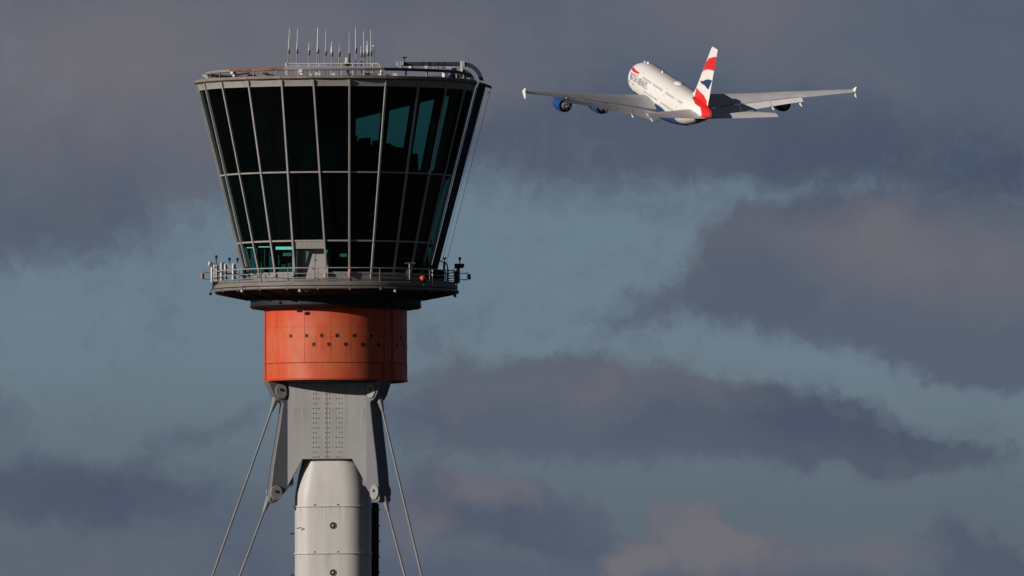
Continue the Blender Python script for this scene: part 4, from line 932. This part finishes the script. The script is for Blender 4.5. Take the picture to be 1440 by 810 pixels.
# tailplane
for sg in (1, -1):
    m = MB(); rings = []
    for (y, le, te, z) in ((.6, 58.2, 68.4, .85), (3, 60.2, 69.2, 1.0), (9, 65.0, 71.5, 1.45), (15.0, 69.6, 73.9, 1.95), (15.3, 70.6, 73.9, 2.0)):
        ch = te-le; a = R(3.0); rings.append([pl(le+c*ch, sg*y, z+t*ch*.8-(c-.4)*ch*sin(a)) for (c, t) in AF])
    loft(m, rings); m.build('tailplane', 'jflap', J, local=True, ang=50)
# fin with livery
UPR = [(x, y) for x, y in [(860+a/9, 70+b/9) for a, b in ((1120, 285), (1160, 272), (1180, 200), (1200, 150), (1240, 105), (1300, 90), (1340, 92), (1305, 268), (1282, 266), (1240, 248), (1205, 250), (1175, 266))]]
BLU = [(860+a/9, 70+b/9) for a, b in ((1128, 385), (1165, 395), (1200, 378), (1235, 370), (1262, 388), (1262, 405), (1225, 508), (1190, 452), (1150, 418))]
LWR = [(860+a/9, 70+b/9) for a, b in ((1088, 470), (1130, 520), (1180, 575), (1205, 640), (1205, 690), (1212, 715), (1240, 735), (1340, 860), (1135, 900), (1120, 690), (1080, 650), (1076, 560))]
def fin_paint(v, te):
    if te: return 0
    x, y = scr(Vector((v.x, .15, v.z)))
    if inpoly(x, y, UPR): return 2
    if inpoly(x, y, BLU): return 1
    if inpoly(x, y, LWR): return 2
    return 0
m = MB(); rows = 150; nc = 60; FIN = [(3.0, 50.5, 67.6), (4.4, 54.6, 68.2), (5.6, 56.6, 68.9), (17.2, 69.2, 74.6), (17.7, 70.2, 74.8)]
def fst(z):
    for a, b in zip(FIN, FIN[1:]):
        if a[0] <= z <= b[0]: t = (z-a[0])/(b[0]-a[0]); return a[1]+(b[1]-a[1])*t, a[2]+(b[2]-a[2])*t
vs = []; fs = []; ms_ = []; loop = 2*nc
def thk(c): return .05*math.sqrt(max(0, c))*(1-c)*2.9+.002
for i in range(rows+1):
    z = 3.0+(17.7-3.0)*i/rows; le, te = fst(z); ch = te-le
    for k in range(nc): c = k/(nc-1); c = c*c*.4+c*.6; vs.append(pl(le+c*ch, thk(c)*ch*.62, z))
    for k in range(nc): c = 1-k/(nc-1); c = c*c*.4+c*.6; vs.append(pl(le+c*ch, -thk(c)*ch*.62, z))
for i in range(rows):
    for k in range(loop):
        q = (i*loop+k, i*loop+(k+1) % loop, (i+1)*loop+(k+1) % loop, (i+1)*loop+k); fs.append(q)
        ce = (vs[q[0]]+vs[q[1]]+vs[q[2]]+vs[q[3]])/4; ms_.append(fin_paint(ce, False))
fs.append(tuple(range(rows*loop, rows*loop+loop))); ms_.append(0)
m.v = [tuple(v) for v in vs]; m.f = fs; m.m = ms_; fin = m.build('fin', ['jwhite', 'jnavy', 'jred'], J, local=True, ang=60)
# windows
def surf(s, z, sg=1, out=.02):
    w, zt, zb = prof(s); zc = (zt+zb)/2; h = (zt-zb)/2; c = max(-1, min(1, (z-zc)/h)); c = math.copysign(abs(c)**(1/.92), c)
    th = math.acos(c); return pl(s, sg*(w*abs(sin(th))**.92+out), z)
for sg in (1, -1):
    for z, groups in ((2.05, ((13.5, 15.5), (19, 27.5), (28.8, 37.5), (41, 49), (50.5, 51), (52.2, 55.5))), (-.75, ((6, 9), (10.5, 13), (22, 34.5), (38, 49.5), (52.5, 58.5)))):
        for (s0, s1) in groups:
            m = MB(); s = s0
            while s < s1:
                q = [surf(s, z-.2, sg, .012), surf(s+.34, z-.2, sg, .012), surf(s+.34, z+.26, sg, .012), surf(s, z+.26, sg, .012)]
                m.add(q, [(0, 1, 2, 3)]); s += .62
            if m.v: tag(m.build('cabin_window', 'jwin', J, local=True), kind='stuff')
    for (s, z0, z1, w) in ((9.6, -1.6, .3, 1.0), (17.2, 1.2, 3.0, 1.0), (20.5, -1.6, .3, 1.0), (36.2, -1.6, .3, 1.0), (50.9, -1.5, .3, 1.0), (39.5, 1.2, 3.0, 1.0)):
        m = MB(); e = .06
        for (a, b, c, d) in ((s, s+e, z0, z1), (s+w, s+w+e, z0, z1), (s, s+w, z1-e, z1), (s, s+w, z0, z0+e)):
            m.add([surf(a, c, sg, .01), surf(b, c, sg, .01), surf(b, d, sg, .01), surf(a, d, sg, .01)], [(0, 1, 2, 3)])
        m.build('cabin_door', 'jtail', J, local=True)
m = MB()
for k in range(3): m.add([surf(3.0+.55*k, .35+.25*k, 1, .02), surf(3.5+.55*k, .5+.25*k, 1, .02), surf(3.5+.55*k, 1.2+.2*k, 1, .02), surf(3.0+.55*k, .9+.25*k, 1, .02)], [(0, 1, 2, 3)])
m.build('cockpit_window', 'jwin', J, local=True)
# title
def title(txt, s0, z0, h, width):
    cu_ = bpy.data.curves.new('t', 'FONT'); cu_.body = txt; cu_.size = 1; cu_.resolution_u = 2
    to = bpy.data.objects.new('t', cu_); C.objects.link(to); dg = bpy.context.evaluated_depsgraph_get(); me = bpy.data.meshes.new_from_object(to.evaluated_get(dg))
    bpy.data.objects.remove(to)
    bm = bmesh.new(); bm.from_mesh(me); bmesh.ops.triangulate(bm, faces=bm.faces)
    bmesh.ops.subdivide_edges(bm, edges=[e for e in bm.edges if e.calc_length() > .12], cuts=3)
    xs = [v.co.x for v in bm.verts]; ys = [v.co.y for v in bm.verts]; x0, x1 = min(xs), max(xs); y0, y1 = min(ys), max(ys)
    for v in bm.verts:
        s = s0+(v.co.x-x0)/(x1-x0)*width; z = z0+(v.co.y-y0)/(y1-y0)*h; v.co = surf(s, z, 1, .03)
    bm.to_mesh(me); bm.free(); me.materials.clear(); me.materials.append(MT['jtitle'])
    o = bpy.data.objects.new('title', me); C.objects.link(o); o.parent = J
title('BRITISH AIRWAYS', 8.6, -.0, 1.7, 16.0)
# dorsal bumps
for (s, w, h, l) in ((8.5, .25, .35, .5), (11.5, .3, .4, .8), (25, .2, .45, .5), (40.5, 1.0, .45, 2.2)):
    m = MB(); m.ball((-s, 0, prof(s)[1]), 1, 14, sx=l, sy=w, sz=h); m.build('dorsal_antenna', 'jwhite', J, local=True)
